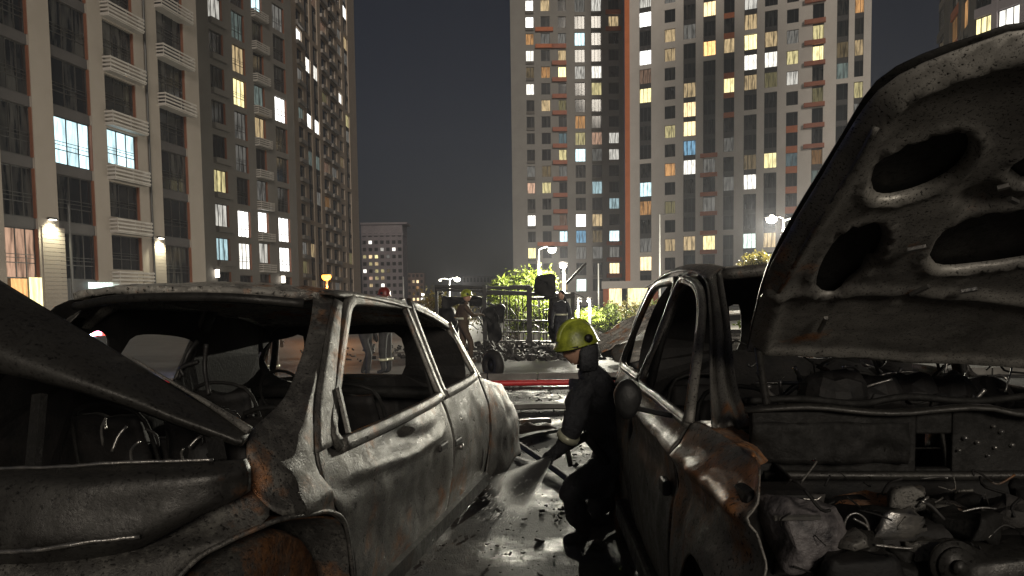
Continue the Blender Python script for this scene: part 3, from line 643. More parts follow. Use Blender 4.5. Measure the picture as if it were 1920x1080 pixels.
    MB().ribbon(mx(cr(C((2.9,.675,1.465), (3.0,.74,1.28), (3.10,.84,1.05)), 14), sgn), (1, .3, .2), .09, .05).build('pillar', MATS['burnt_steel'], suv, True)
    MB().ribbon(mx(cr(C((2.02,.86,1.02), (2.05,.78,1.3), (2.08,.65,1.6)), 10), sgn), (1, 0, .2), .12, .03).build('pillar', MATS['soot'], suv, True)
    # front fender
    fb = C((3.02,.90,.30), (3.25,.94,.24), (3.45,.985,.30), (3.65,1.01,.36), (3.9,1.0,.33), (4.12,.94,.26), (4.25,.86,.24), (4.40,.68,.28))
    fr2 = C((4.40,.68,.28), (4.46,.68,.55), (4.38,.66,.78)); ft = C((3.02,.865,1.075), (3.4,.87,1.0), (3.8,.86,.93), (4.2,.78,.84), (4.38,.66,.78)); fl2 = C((3.02,.90,.30), (3.08,.93,.6), (3.08,.925,.85), (3.02,.865,1.075))
    rows = coons(fb, ft, fl2, fr2, 40, 24)
    rows = dent(rows, .03, 4, (1, 0, 0), 9.0)
    put(rows, 'front_fender', 'burnt_mid', suv, sgn)
    wheel(suv, .10, .74, .40, sgn, .44); wheel(suv, 3.72, .74, .34, sgn, .34)
    MB().ribbon(mx(C((.66,.90,.33), (3.0,.89,.33)), sgn), (1, 0, 0), .12, .08).build('sill', MATS['burnt_dark'], suv)
    tl = MB()
    tl.grid([[p*1.0 for p in r1] for r1 in strip(mx(C((.06,.80,1.03), (.09,.785,1.17)), sgn), mx(C((.0,.60,1.0), (.05,.60,1.16)), sgn), 6, 6, -.03, (0, -1, 0))])
    tl.build('lamp_housing', MATS['char'], suv, True, .01)
both(side)
zed = [(.8,1.67), (1.14,1.695), (1.64,1.662), (2.12,1.605), (2.53,1.55), (2.97,1.45)]
def zi(u):
    for (a, za), (b, zb) in zip(zed[:-1], zed[1:]):
        if u <= b: return za+(zb-za)*(u-a)/(b-a)
    return zed[-1][1]
rows = []
for j in range(60):
    row = []
    for i in range(50):
        v = -.645+1.29*i/49; ur = .83+.17*(v/.645)**2; u = ur+(2.97-ur)*j/59; x = v/.645
        crv = .05*(1-x*x)*(1-.5*max(0, (u-2)/1)); z = zi(u)+crv
        z += .012*noise.noise(Vector((v*5, u*5, 0)))+.006*noise.noise(Vector((v*17, u*17, 3)))
        row.append(Vector((v*(.625/.645 if u < 1.1 else 1)*(1.0 if v > 0 else 1.13), u, z+(.03*min(1, -v/.5)*max(0, 1.6-u) if v < 0 else 0))))
    rows.append(row)
MB().grid(rows).build('roof', MATS['burnt_roof'], suv, True, .035)
MB().tube(cr(C((.90,-.60,1.635), (.80,-.3,1.665), (.78,0,1.672), (.80,.3,1.665), (.90,.60,1.635)), 24), .022, 8).build('roof_header', MATS['burnt_dark'], suv, True)
fl = sorted([rnd.uniform(0, 1) for _ in range(40)])
# bonnet, cowl, floor, inner structure
rows = [[Vector((v, u, (1.07-.32*((u-3.1)/1.26)**1.3)+.045*(1-(v/.85)**2))) for v in [-.84+1.68*i/24 for i in range(25)]] for u in [3.1+1.24*j/20 for j in range(21)]]
for r1 in rows:
    for i, p in enumerate(r1): r1[i] = Vector((p.x*(1-.22*max(0, (p.y-3.4)/.95)), p.y, p.z-.03))
MB().grid(dent(rows, .03, 3, (0, 0, 1), 1.0)).build('bonnet', MATS['burnt_mid'], suv, True, .008)
MB().box(-.82, .82, -.05, 4.2, .24, .30).build('floor_pan', MATS['char'], suv)
MB().box(-.80, .80, 2.95, 3.08, .3, 1.0).build('bulkhead', MATS['char'], suv, False, 0, .02)
MB().tube(cr(C((2.78,-.78,.98), (2.72,0,1.0), (2.78,.78,.98)), 16), .045, 8).build('dash_beam', MATS['soot'], suv, True)
ops = [[FS.pick(x, y, -.70) for x, y in l] for l in (((150,640), (185,620), (205,640), (190,700), (150,700)), ((226,665), (262,628), (366,641), (352,700), (322,722), (250,700)), ((488,664), (505,642), (540,634), (568,632), (562,712), (540,716), (505,696)), ((640,628), (690,626), (748,628), (760,690), (735,706), (640,712)), ((775,640), (812,650), (838,690), (815,706), (785,700)))]
def side_dark_panel():  # dark panel added for headlining and door cards, keeping the cabin dark
    h2 = [dens2([Vector((p.y, p.z)) for p in o], 30) for o in ops]
    outl = dens2([Vector(q) for q in ((.42,.5), (.42,1.22), (.66,1.40), (.95,1.66), (1.6,1.65), (2.3,1.57), (2.95,1.43), (3.05,1.0), (3.05,.5))], 80)
    vs = list(outl); es = [(i, (i+1) % len(outl)) for i in range(len(outl))]
    for h in h2:
        n = len(vs); vs += h; es += [(n+i, n+(i+1) % len(h)) for i in range(len(h))]
    V, E2, F2, *_ = delaunay_2d_cdt(vs, es, [], 2, 1e-5); F3 = []
    for f in F2:
        c = sum((V[i] for i in f), Vector((0, 0)))/len(f)
        if inside(c, outl) and not any(inside(c, h) for h in h2): F3.append(tuple(f))
    us = sorted({i for f in F3 for i in f}); mp_ = {k: i for i, k in enumerate(us)}
    m = MB(); m.add([(-.70-.16*max(0, min(1, (1.3-V[i].y)/.4)), V[i].x, V[i].y) for i in us], [tuple(mp_[i] for i in f) for f in F3]); m.build('inner_dark_panel', MATS['char'], suv, False, .012)
side_dark_panel()
def onu(x, y, u):
    d = ray(x, y); c = Vector((0, 0, CH)); n = FS.e; t = (FS.O+n*u-c).dot(n)/d.dot(n); p = FS.M @ (c+d*t); return Vector((p.x, p.z))
holed('front_blackout', dens2([Vector(q) for q in ((-.80,.3), (-.82,1.05), (-.68,1.42), (-.3,1.47), (.3,1.47), (.68,1.42), (.82,1.05), (.80,.3))], 60), [dens2([onu(x, y, 2.86) for x, y in l], 24) for l in (((488,664), (505,642), (540,634), (568,632), (562,712), (540,716), (505,696)), ((640,628), (690,626), (748,628), (760,690), (735,706), (640,712)))], lambda p: Vector((p.x, 2.86+.03*noise.noise(Vector((p.x*6, p.y*6, 3))), p.y)), 'char', suv, .012)  # dark panel added so the cabin looks black except at two gaps
for u, v in ((1.9, -.4), (1.9, .4)): seat(suv, u, v, 1, .50)
for v in (-.42, .1, .48): seat(suv, 1.0, v, 1, .5)
MB().box(-.70, .70, .98, 1.06, .32, .98).build('bench_back', MATS['char'], suv, False, 0, .02)
sw = [Vector((-.4+.18*math.cos(a), 2.5-.06*math.sin(a), 1.0+.17*math.sin(a))) for a in [2*math.pi*k/24 for k in range(25)]]
MB().tube(sw, .012, 6).build('steering_wheel', MATS['soot'], suv, True)
bars(suv, 'dangling_wire', 'iron_black', [[FS.at(335, 712, 3.3), FS.at(352, 665, 3.3), FS.at(370, 640, 3.35)], [FS.at(345, 705, 3.25), FS.at(340, 690, 3.25), FS.at(372, 678, 3.25)], [FS.at(387, 645, 3.2), FS.at(384, 690, 3.2), FS.at(392, 740, 3.15)]], .011)
# collapsed tailgate: slumped from the left hinge down to the right lamp
tg = empty('tailgate', (0, 0, 0)); tg.parent = suv; tg['label'] = 'dark tailgate slumped diagonally across the rear opening'
T = lambda *l: [FS.at(x, y, Y) for x, y, Y in l]
r0 = T((-260,365,2.62), (-100,463,2.62), (0,525,2.60), (160,622,2.56), (300,708,2.52), (400,768,2.48), (468,812,2.44))
r1_ = T((-260,455,2.44), (-100,535,2.43), (0,588,2.42), (150,664,2.41), (290,738,2.40), (390,786,2.40), (460,822,2.40))
r2_ = T((-260,560,2.34), (-100,620,2.33), (0,655,2.32), (130,705,2.32), (270,757,2.33), (370,797,2.35), (450,830,2.38))
r3_ = T((-260,650,2.33), (-100,690,2.32), (0,700,2.32), (110,726,2.33), (250,769,2.35), (350,806,2.37), (445,838,2.40))
rows = [cr(x, 60) for x in (r0, r1_, r2_, r3_)]
cols_ = [cr([rows[k][i] for k in range(4)], 18) for i in range(60)]
MB().grid(dent(cols_, .012, 3, (0, 1, .4), 3.3)).build('upper_panel', MATS['burnt_dark'], tg, True, .03)
ed = T((250,672,2.53), (300,703,2.52), (400,763,2.48), (468,808,2.43))
MB().ribbon(cr(ed, 20), (0, -1, .4), [.006+.026*(i/19)**1.5 for i in range(20)], .02).build('edge_trim', MATS['burnt_steel'], tg, True)
l0 = T((-260,888,2.26), (0,880,2.25), (120,877,2.25), (250,870,2.27), (380,864,2.30), (440,862,2.33), (462,858,2.36))
l1 = T((-260,915,2.18), (0,905,2.17), (120,903,2.17), (250,897,2.20), (380,890,2.25), (440,885,2.30), (470,878,2.35))
l2 = T((-260,985,2.14), (0,975,2.13), (120,968,2.14), (250,950,2.18), (380,920,2.24), (440,905,2.30), (471,898,2.35))
l3 = T((-260,1060,2.12), (0,1037,2.12), (120,1026,2.13), (250,1010,2.17), (380,952,2.24), (440,930,2.30), (470,914,2.35))
l4 = T((-260,1150,2.18), (0,1110,2.18), (100,1085,2.19), (250,1035,2.22), (380,965,2.27), (440,938,2.32), (470,920,2.36))
rows = [cr(x, 60) for x in (l0, l1, l2, l3, l4)]
cols_ = [cr([rows[k][i] for k in range(5)], 26) for i in range(60)]
MB().grid(dent(cols_, .010, 4, (0, 1, 0), 6.1)).build('lower_panel', MATS['burnt_dark'], tg, True, .02)
MB().tube(cr(T((-260,886,2.25), (0,878,2.24), (120,875,2.24), (190,869,2.245), (300,865,2.27), (400,862,2.29)), 50), .0055, 6, True, .25).build('moulding', MATS['wire_steel'], tg, True)
MB().tube(cr(T((-260,1062,2.105), (0,1036,2.105), (70,1031,2.11), (140,1020,2.12), (200,1012,2.14), (262,1007,2.16)), 40), .007, 6, True, .4).build('moulding', MATS['wire_steel'], tg, True)
for a, b, wd in ((( 75,740,2.40), (62,880,2.32), .05), ((-40,700,2.38), (-30,890,2.3), .05), ((400,815,2.40), (410,868,2.34), .06)):
    MB().ribbon(T(a, b), (0, -1, 0), wd, .03).build('tailgate_strut', MATS['soot'], tg)
for k in range(14):
    x = rnd.uniform(180, 440); y = 800+(x-250)*.12+rnd.uniform(-10, 40); a = FS.at(x, y, 2.5); b = a+Vector((rnd.uniform(-.05, .05), rnd.uniform(-.05, .05), rnd.uniform(-.1, .06)))
    MB().tube(cr([a, a.lerp(b, .5)+Vector((rnd.uniform(-.02, .02), 0, .01)), b], 7), .005, 5).build('loose_wire', MATS['wire_steel' if k % 3 else 'char'], tg, True)
# buckled load-bay trim and flakes on the roof edge
rows = [[FS.at(x, y0+(y1-y0)*t, 2.58-.1*t) for x in range(440, 471, 6)] for t in (0, .5, 1) for y0, y1 in ((848, 900),)]
MB().grid(rows).build('lamp_bracket', MATS['ash_heap'], suv, True, .01)

# ------------------------------------------------------------------ right wreck: faces us, bonnet up
yb = R(1.65); e2 = Vector((math.sin(yb), math.cos(yb), 0)); r2v = Vector((math.cos(yb), -math.sin(yb), 0))
b2 = at(1295, 800, 2.82); O2 = b2 - e2*1.3 + r2v*.88; O2.z = 0
FR2 = Frame(O2, yb)
van = empty('burnt_car', O2, -yb, 'burnt-out rusty SUV with its bonnet propped up and engine bay open', 'car')
def rside(sgn):        # built on the -x side, mirrored for +x
    m = -sgn
    def pr(rows, *a, **k): return put([[Vector((p.x, p.y, p.z)) for p in r1] for r1 in rows], *a, **k)
    S = sgn            # S=+1 : the side towards the gap (x negative)
    def rr(rows): return rows if S > 0 else mirror(rows)
    # fender: crease at z 1.05 runs the length of the car
    fb = C((1.30,-.93,.34), (1.18,-.95,.36), (1.12,-.955,.60), (.86,-.965,.80), (.56,-.95,.72), (.42,-.92,.5), (.38,-.91,.36))
    ft = C((1.30,-.87,1.16), (1.15,-.84,1.165), (.86,-.81,1.15), (.65,-.82,1.16), (.52,-.85,1.16))
    fl = C((1.30,-.93,.34), (1.30,-.955,.6), (1.24,-.955,.84), (1.23,-.95,.96), (1.27,-.925,1.07), (1.30,-.87,1.16)); fr = C((.38,-.91,.36), (.37,-.91,.6), (.36,-.90,.92), (.42,-.885,1.02), (.52,-.85,1.16))
    rows = coons(fb, ft, fl, fr, 40, 44)
    rows = dent(rows, .022, 4.5, (1, 0, 0), 11.0)
    for q in rows:
        for i, p in enumerate(q): q[i] = p + Vector((-.030*math.exp(-((p.z-1.045)/.022)**2) + .02*math.exp(-((p.z-.94)/.05)**2), 0, 0))
    MB().grid(rr(rows)).build('front_fender', MATS['fender_rust'], van, True, -.006*S if S > 0 else .006)
    # inner fender ledge towards the engine bay
    MB().grid(rr(dent(strip(C((1.30,-.87,1.165), (.95,-.815,1.155), (.70,-.82,1.16)), C((1.30,-.66,1.12), (1.0,-.68,1.09), (.74,-.79,1.12)), 24, 8, .02, (0, 0, 1)), .02, 8, (0, 0, 1), 2.0))).build('fender_ledge', MATS['burnt_rusty'], van, True, .006)
    MB().grid(rr(strip(C((1.25,-.66,1.10), (.5,-.66,1.04)), C((1.25,-.60,.55), (.5,-.60,.5)), 16, 8))).build('inner_wing', MATS['char'], van, True, .01)
    # doors
    dl = C((1.325,-.93,.34), (1.325,-.955,.6), (1.265,-.957,.84), (1.255,-.952,.96), (1.295,-.927,1.07), (1.325,-.875,1.155)); dr = C((2.48,-.92,.34), (2.5,-.955,.7), (2.5,-.945,1.0), (2.48,-.89,1.18))
    rows = dent(coons([dl[0], dr[0]], [dl[-1], dr[-1]], dl, dr, 40, 40), .020, 4, (1, 0, 0), 3.0)
    for q in rows:
        for i, p in enumerate(q): q[i] = p + Vector((-.026*math.exp(-((p.z-1.05)/.022)**2) + .018*math.exp(-((p.z-.92)/.06)**2), 0, 0))
    d1 = MB().grid(rr(rows)).build('front_door', MATS['burnt_mid'], van, True, .006)
    er = C((2.51,-.92,.34), (2.53,-.955,.7), (2.53,-.945,1.0), (2.51,-.89,1.18)); e3 = C((3.45,-.90,.6), (3.5,-.93,.9), (3.5,-.92,1.05), (3.45,-.87,1.2))
    MB().grid(rr(dent(coons([er[0], e3[0]], [er[-1], e3[-1]], er, e3, 26, 30), .02, 4, (1, 0, 0), 7.0))).build('rear_door', MATS['burnt_mid'], van, True, .006)
    q0 = C((3.47,-.90,.6), (3.52,-.93,.9), (3.52,-.92,1.05), (3.47,-.87,1.2)); q1 = C((4.45,-.78,.45), (4.5,-.80,.8), (4.48,-.78,1.1), (4.4,-.74,1.22))
    MB().grid(rr(dent(coons([q0[0], q1[0]], [q0[-1], q1[-1]], q0, q1, 22, 22), .02, 4, (1, 0, 0), 1.0))).build('quarter_panel', MATS['burnt_mid'], van, True, .006)
    hd = MB().box(-.02, .014, -.05, .05, -.03, .03).build('handle_recess', MATS['iron_black'], d1, False, 0, .01); hd.location = (-S*.965, 1.36, .90)
    # window frames
    for pts, wd, mt in ((C((1.31,-.885,1.155), (1.38,-.86,1.24), (1.62,-.775,1.47), (1.85,-.715,1.615), (2.05,-.69,1.69), (2.3,-.685,1.725), (2.46,-.70,1.70), (2.50,-.80,1.40), (2.50,-.89,1.185), (1.9,-.895,1.165), (1.31,-.885,1.155)), .05, 'burnt_steel'),
                    (C((2.56,-.89,1.19), (2.55,-.80,1.4), (2.53,-.70,1.70), (2.8,-.69,1.73), (3.25,-.71,1.68), (3.42,-.80,1.42), (3.42,-.88,1.21), (2.9,-.893,1.19), (2.56,-.89,1.19)), .05, 'burnt_steel')):
        pp = cr(pts, 60); pp = pp if S > 0 else mx(pp, -1)
        MB().ribbon(pp, (-S, 0, .25), wd, .035).build('door_frame', MATS[mt], van, True)
        MB().tube([p+Vector((-S*.016, 0, 0)) for p in pp], .006, 5).build('window_lip', MATS['burnt_mid'], van, True)
    # windscreen pillar: broad twisted sheet, three ridges
    a0 = C((1.16,-.84,1.16), (1.40,-.79,1.30), (1.66,-.73,1.50), (1.95,-.675,1.68), (2.2,-.655,1.745)); a1 = C((1.14,-.70,1.17), (1.38,-.69,1.30), (1.60,-.655,1.50), (1.85,-.62,1.68), (2.05,-.58,1.76))
    rows = strip(a0, a1, 30, 9, .0)
    for j, q in enumerate(rows):
        for i, p in enumerate(q): q[i] = p + Vector((0, -.02*math.cos(j*1.57*1.0), .012*math.cos(j*1.57)))
    MB().grid(rr(dent(rows, .012, 7, (0, 1, 0), 4.0))).build('pillar', MATS['burnt_mid'], van, True, .008)
    MB().ribbon((lambda P_: P_ if S > 0 else mx(P_, -1))(cr(C((2.52,-.86,1.1), (2.53,-.77,1.45), (2.54,-.66,1.72)), 10)), (1, 0, 0), .12, .04).build('pillar', MATS['soot'], van, True)
    MB().ribbon((lambda P_: P_ if S > 0 else mx(P_, -1))(cr(C((3.5,-.86,1.15), (3.6,-.77,1.45), (3.6,-.66,1.70)), 10)), (1, 0, 0), .14, .04).build('pillar', MATS['soot'], van, True)
    rows = strip(C((1.9,-.665,1.72), (2.2,-.69,1.765), (2.8,-.70,1.77), (3.7,-.69,1.70)), C((2.0,-.57,1.775), (2.2,-.60,1.80), (2.8,-.61,1.81), (3.7,-.6,1.74)), 26, 6, .012, (0, 0, 1))
    MB().grid(rr(dent(rows, .008, 9, (0, 0, 1), 6))).build('roof_rail', MATS['burnt_steel'], van, True, .006)
    MB().tube((lambda P_: P_ if S > 0 else mx(P_, -1))(cr(C((1.0,-.66,1.12), (1.15,-.655,1.35), (1.30,-.64,1.55)), 14)), .014, 6).build('hinge_strut', MATS['burnt_dark'], van, True)
    wheel(van, .78, -.84*-1 if S < 0 else .84, .34, -S, .36); wheel(van, 3.5, .82, .34, -S, .36)
    MB().box(-.985 if S > 0 else .90, -.90 if S > 0 else .985, 1.3, 3.0, .28, .40).build('sill', MATS['burnt_dark'], van, False, 0, .02)
    # mirror shell
    rows = []
    for t in range(9):
        a = t/8*math.pi; rr_ = math.sin(a)**.5+.001; rows.append([Vector((-S*1.085+.058*rr_*math.cos(b), 1.60-.06*math.cos(a), 1.225+(.075 if math.sin(b) > 0 else .10)*rr_*math.sin(b))) for b in [2*math.pi*k/24 for k in range(24)]])
    mi = MB().grid(dent(rows, .012, 12, (1, 0, 0), 3, False), True).build('mirror_shell', MATS['mirror_plastic'], van, True)
    MB().ribbon([(-S*.89, 1.52, 1.15), (-S*1.04, 1.62, 1.17)], (0, 0, 1), .03, .02).build('mirror_arm', MATS['mirror_plastic'], mi)
both(rside)
rows = []
for j in range(40):
    row = []
    for i in range(40):
        x = -1+2*i/39; v = .60*x; u0 = 2.02-.16*(1-x*x); u = u0+(3.75-u0)*j/39
        z = 1.775+.04*(1-x*x)-.04*max(0, (u-2.9))-.02*math.exp(-((u-2.0)/.15)**2)+.012*noise.noise(Vector((v*6, u*6, 9)))+.007*noise.noise(Vector((v*19, u*19, 4)))
        row.append(Vector((v, u, z)))
    rows.append(row)
MB().grid(rows).build('roof', MATS['burnt_roof'], van, True, .03)
MB().tube(cr(C((2.0,-.58,1.745), (1.87,-.25,1.775), (1.86,0,1.78), (1.87,.25,1.775), (2.0,.58,1.745)), 24), .03, 8).build('roof_header', MATS['burnt_mid'], van, True)
MB().box(-.84, .84, .5, 4.3, .24, .30).build('floor_pan', MATS['char'], van)
# bulkhead with a square hole: four plates round the opening, pressed ribs, bolts
bh = MB(); hx0, hx1, hz0, hz1 = -.215, -.085, 1.055, 1.185
x0h = FR2.at(1712, 845, 2.5).x; x1h = FR2.at(1778, 845, 2.5).x; z1h = FR2.at(1745, 812, 2.5).z; z0h = FR2.at(1745, 876, 2.5).z
bh.box(-.74, x0h, .98, 1.02, 1.03, 1.25); bh.box(x1h, .74, .98, 1.02, 1.03, 1.25); bh.box(x0h, x1h, .983, 1.018, z1h, 1.247); bh.box(x0h, x1h, .983, 1.018, 1.033, z0h)
bh.build('bulkhead', MATS['soot'], van, False, 0, .006)
MB().ribbon(cr(C((1.0,-.76,1.255), (.97,-.55,1.27), (.96,-.3,1.248), (.95,0,1.266), (.93,.15,1.24), (.96,.3,1.266), (.98,.5,1.25), (1.0,.76,1.255)), 24), (0, 0, 1), [.05+.05*abs(noise.noise(Vector((i*.7, 3, 0)))) for i in range(24)], .02).build('cowl_edge', MATS['burnt_dark'], van, True)
MB().ribbon(cr(C((.975,-.70,1.035), (.97,0,1.03), (.975,.70,1.035)), 24), (0, -1, 0), .03, .03).build('bulkhead_flange', MATS['burnt_dark'], van, True)
MB().box(-.86, -.60, 1.28, 1.32, .35, 1.13).build('cowl_side', MATS['char'], van); MB().box(.60, .86, 1.28, 1.32, .35, 1.13).build('cowl_side', MATS['char'], van)
MB().box(-.70, .70, 1.03, 1.06, .35, 1.02).build('firewall', MATS['char'], van)
for px, py in ((1865,800), (1868,840), (1835,830), (1812,822), (1800,845), (1900,835), (1855,855), (1880,810), (1700,850), (1695,830)):
    p = FR2.at(px, py, 2.46); MB().tube([p+Vector((0, .05, 0)), p], rnd.uniform(.004, .008), 7).build('bolt', MATS['wire_steel'], van, True)
for px, py, rr_ in ((1868, 830, .05), (1640, 830, .045)):
    p = FR2.at(px, py, 2.48); MB().tube([p+Vector((0, .03, 0)), p-Vector((0, .005, 0))], rr_, 20).build('grommet', MATS['char'], van, True)
rows = strip(T2 := [FR2.at(x, 792, 2.47) for x in (1410, 1520, 1640, 1700)], [FR2.at(x, 868, 2.46) for x in (1410, 1520, 1640, 1700)], 24, 10, -.006, (0, 1, 0))
MB().grid(dent(rows, .04, 9, (0, 1, 0), 5, False)).build('heat_shield', MATS['soot'], van, True, .006)
# ragged dark panel added behind the seats to black out the cabin
def onw(x, y, u=3.05):
    d = ray(x, y); c = Vector((0, 0, CH)); n = FR2.e; t = (FR2.O+n*u-c).dot(n)/d.dot(n); p = FR2.M @ (c+d*t); return Vector((p.x, p.z))
holed('cabin_blackout', dens2([Vector(q) for q in ((-.80,.3), (-.84,1.15), (-.66,1.70), (-.3,1.76), (.3,1.76), (.66,1.70), (.84,1.15), (.80,.3))], 70),
      [dens2([onw(x, y) for x, y in l], 20) for l in (((1366,575), (1386,572), (1390,620), (1384,655), (1370,650)), ((1492,668), (1540,652), (1595,648), (1590,664), (1540,672)), ((1768,632), (1800,612), (1862,618), (1872,660), (1868,694), (1800,688), (1775,668)), ((1610,668), (1640,652), (1668,664), (1650,690), (1620,688)))],
      lambda p: Vector((p.x, 3.05+.05*noise.noise(Vector((p.x*5, p.y*5, 0))), p.y)), 'char', van, .015)
# seats and inner frames behind the missing windscreen
seat(van, 2.15, .36, -1, .52, mat='burnt_mid', wire=True); seat(van, 2.2, -.42, -1, .50, mat='soot')
for v in (-.45, .45): seat(van, 2.85, v, -1, .50)
bars(van, 'inner_pipe', 'wire_steel', [[FR2.at(1638, 768, 3.45), FR2.at(1630, 730, 3.45), FR2.at(1650, 705, 3.45), FR2.at(1690, 698, 3.45), FR2.at(1722, 702, 3.45), FR2.at(1740, 740, 3.45), FR2.at(1748, 770, 3.45)],
   [FR2.at(1740, 710, 3.5), FR2.at(1770, 712, 3.5), FR2.at(1790, 735, 3.5), FR2.at(1805, 760, 3.5)], [FR2.at(1415, 718, 3.3), FR2.at(1500, 718, 3.3)], [FR2.at(1462, 712, 3.2), FR2.at(1468, 770, 3.2)], [FR2.at(1505, 742, 3.2), FR2.at(1518, 776, 3.2)], [FR2.at(1420, 762, 3.2), FR2.at(1450, 762, 3.2)],
   [FR2.at(1690, 690, 3.4), FR2.at(1675, 720, 3.4), FR2.at(1668, 760, 3.4)]], .008)
bars(van, 'cross_beam', 'soot', [[FR2.at(1395, 752, 2.75), FR2.at(1500, 748, 2.76), FR2.at(1610, 757, 2.78), FR2.at(1700, 744, 2.78), FR2.at(1830, 752, 2.78), FR2.at(1980, 735, 2.8)]], .014, 8)
for k in range(70):
    p = FR2.at(rnd.uniform(1410, 1910), rnd.uniform(640, 775), rnd.uniform(2.9, 4.2)); q = p+Vector((rnd.uniform(-.15, .15), rnd.uniform(-.1, .1), rnd.uniform(-.18, .12)))
    MB().tube(cr([p, p.lerp(q, .5)+Vector((rnd.uniform(-.04, .04), 0, rnd.uniform(-.04, .04))), q], 8), rnd.uniform(.003, .010), 5).build('loose_wire', MATS['wire_steel' if k % 2 else 'soot'], van, True)
for k in range(5):
    p = FR2.at(1560+k*70, 745+rnd.uniform(-8, 12), 3.0+.1*k); rows = [[p+Vector((.14*math.cos(b)*math.sin(a), .12*math.sin(b)*math.sin(a), .10*math.cos(a))) for b in [2*math.pi*i/14 for i in range(14)]] for a in [math.pi*j/8+.01 for j in range(9)]]
    MB().grid(dent(rows, .05, 9, (0, 0, 1), k, False), True).build('ash_lump', MATS['char'], van, False)
# engine bay
def lump(name, px, py, Y, sx, sy, sz, mat, amp=.02, sc=9, rz=0):
    c = FR2.at(px, py, Y); rows = []; sgn = lambda t, e: math.copysign(abs(t)**e, t)
    for j in range(13):
        a = -math.pi/2+math.pi*j/12; rows.append([Vector((sx*sgn(math.cos(a), .35)*sgn(math.cos(b), .35), sy*sgn(math.cos(a), .35)*sgn(math.sin(b), .35), sz*sgn(math.sin(a), .35))) for b in [2*math.pi*i/24+.01 for i in range(24)]])
    rows = [[Matrix.Rotation(rz, 3, 'Z') @ p + c for p in q] for q in rows]
    return MB().grid(dent(dent(rows, amp, sc, (0, 0, 1), px, False), amp, sc, (1, 0, 0), py, False), True).build(name, MATS[mat], van, True)
lump('battery', 1503, 992, 1.98, .092, .10, .075, 'battery_grey', .045, 8, .15)
MB().ribbon([FR2.at(1452, 972, 1.86), FR2.at(1538, 970, 1.86)], (0, -.5, 1), .012, .012).build('battery_strap', MATS['wire_steel'], van)
lump('engine_block', 1720, 1030, 2.1, .26, .18, .12, 'char', .04, 7)
lump('intake_pipe', 1640, 970, 2.2, .12, .08, .05, 'burnt_rusty', .03, 9)
lump('reservoir', 1765, 975, 2.12, .05, .05, .06, 'burnt_mid', .02, 12)
for k in range(4):
    c = FR2.at(1640+k*62, 1012, 2.02); MB().tube([c+Vector((0, 0, -.02)), c+Vector((0, 0, .028)), c+Vector((0, 0, .03))], [.024, .024, .012], 12).build('coil_cap', MATS['burnt_mid'], van, True)
c = FR2.at(1790, 1058, 1.82)
for rr_, dy_ in ((.06, 0), (.045, -.012), (.018, -.03)): MB().tube([c+Vector((0, dy_+.012, 0)), c+Vector((0, dy_, 0))], rr_, 20).build('pulley', MATS['burnt_dark'], van, True)
lump('air_box', 1860, 985, 2.1, .11, .09, .06, 'char', .03, 9)
lump('engine_cover', 1860, 1050, 1.9, .16, .12, .05, 'burnt_dark', .03, 9)
lump('bracket_block', 1600, 1060, 1.9, .10, .10, .05, 'char', .03, 11)
lump('crumpled_foil', 1690, 985, 1.98, .06, .06, .03, 'wire_steel', .045, 16)
bars(van, 'cable', 'wire_steel', [[FR2.at(1580, 1020, 1.95), FR2.at(1586, 975, 1.95), FR2.at(1605, 962, 1.95), FR2.at(1625, 978, 1.95), FR2.at(1632, 1020, 1.95)], [FR2.at(1572, 1022, 1.93), FR2.at(1578, 1000, 1.93), FR2.at(1590, 998, 1.93), FR2.at(1598, 1030, 1.93)],
  [FR2.at(1600, 972, 1.95), FR2.at(1628, 990, 1.95), FR2.at(1630, 1025, 1.95), FR2.at(1600, 1032, 1.95)], [FR2.at(1505, 935, 2.0), FR2.at(1530, 937, 2.0), FR2.at(1540, 930, 2.0)], [FR2.at(1640, 1022, 1.9), FR2.at(1700, 1028, 1.9), FR2.at(1730, 1024, 1.9)], [FR2.at(1800, 960, 2.0), FR2.at(1850, 952, 2.0), FR2.at(1930, 968, 2.0)]], .0035, 5)
for k in range(110):
    p = FR2.at(rnd.uniform(1460, 1920), rnd.uniform(890, 1078), rnd.uniform(1.85, 2.3)); q = p+Vector((rnd.uniform(-.1, .1), rnd.uniform(-.06, .06), rnd.uniform(-.06, .05)))
    MB().tube(cr([p, p.lerp(q, .5)+Vector((rnd.uniform(-.03, .03), 0, rnd.uniform(-.03, .03))), q], 8), rnd.uniform(.0015, .005), 5).build('loose_wire', MATS[rnd.choice(['wire_steel', 'char', 'soot', 'burnt_mid'])], van, True)
for k in range(26):
    lump('charred_piece', rnd.uniform(1470, 1930), rnd.uniform(930, 1085), rnd.uniform(1.9, 2.25), rnd.uniform(.02, .07), rnd.uniform(.02, .06), rnd.uniform(.012, .04), rnd.choice(['char', 'soot', 'burnt_dark', 'burnt_mid', 'ash_heap']), .03, 14, rnd.uniform(0, 3))
MB().box(-.62, .62, .55, 1.0, .45, .86).build('engine_tray', MATS['char'], van, False, 0, .04)
MB().tube(cr(C((.42,-.80,.75), (.36,0,.76), (.42,.80,.75)), 16), .05, 8).build('front_beam', MATS['char'], van, True)
MB().box(-.90, -.70, .50, .66, .55, 1.10).build('headlamp_cavity', MATS['char'], van, False, 0, .03)
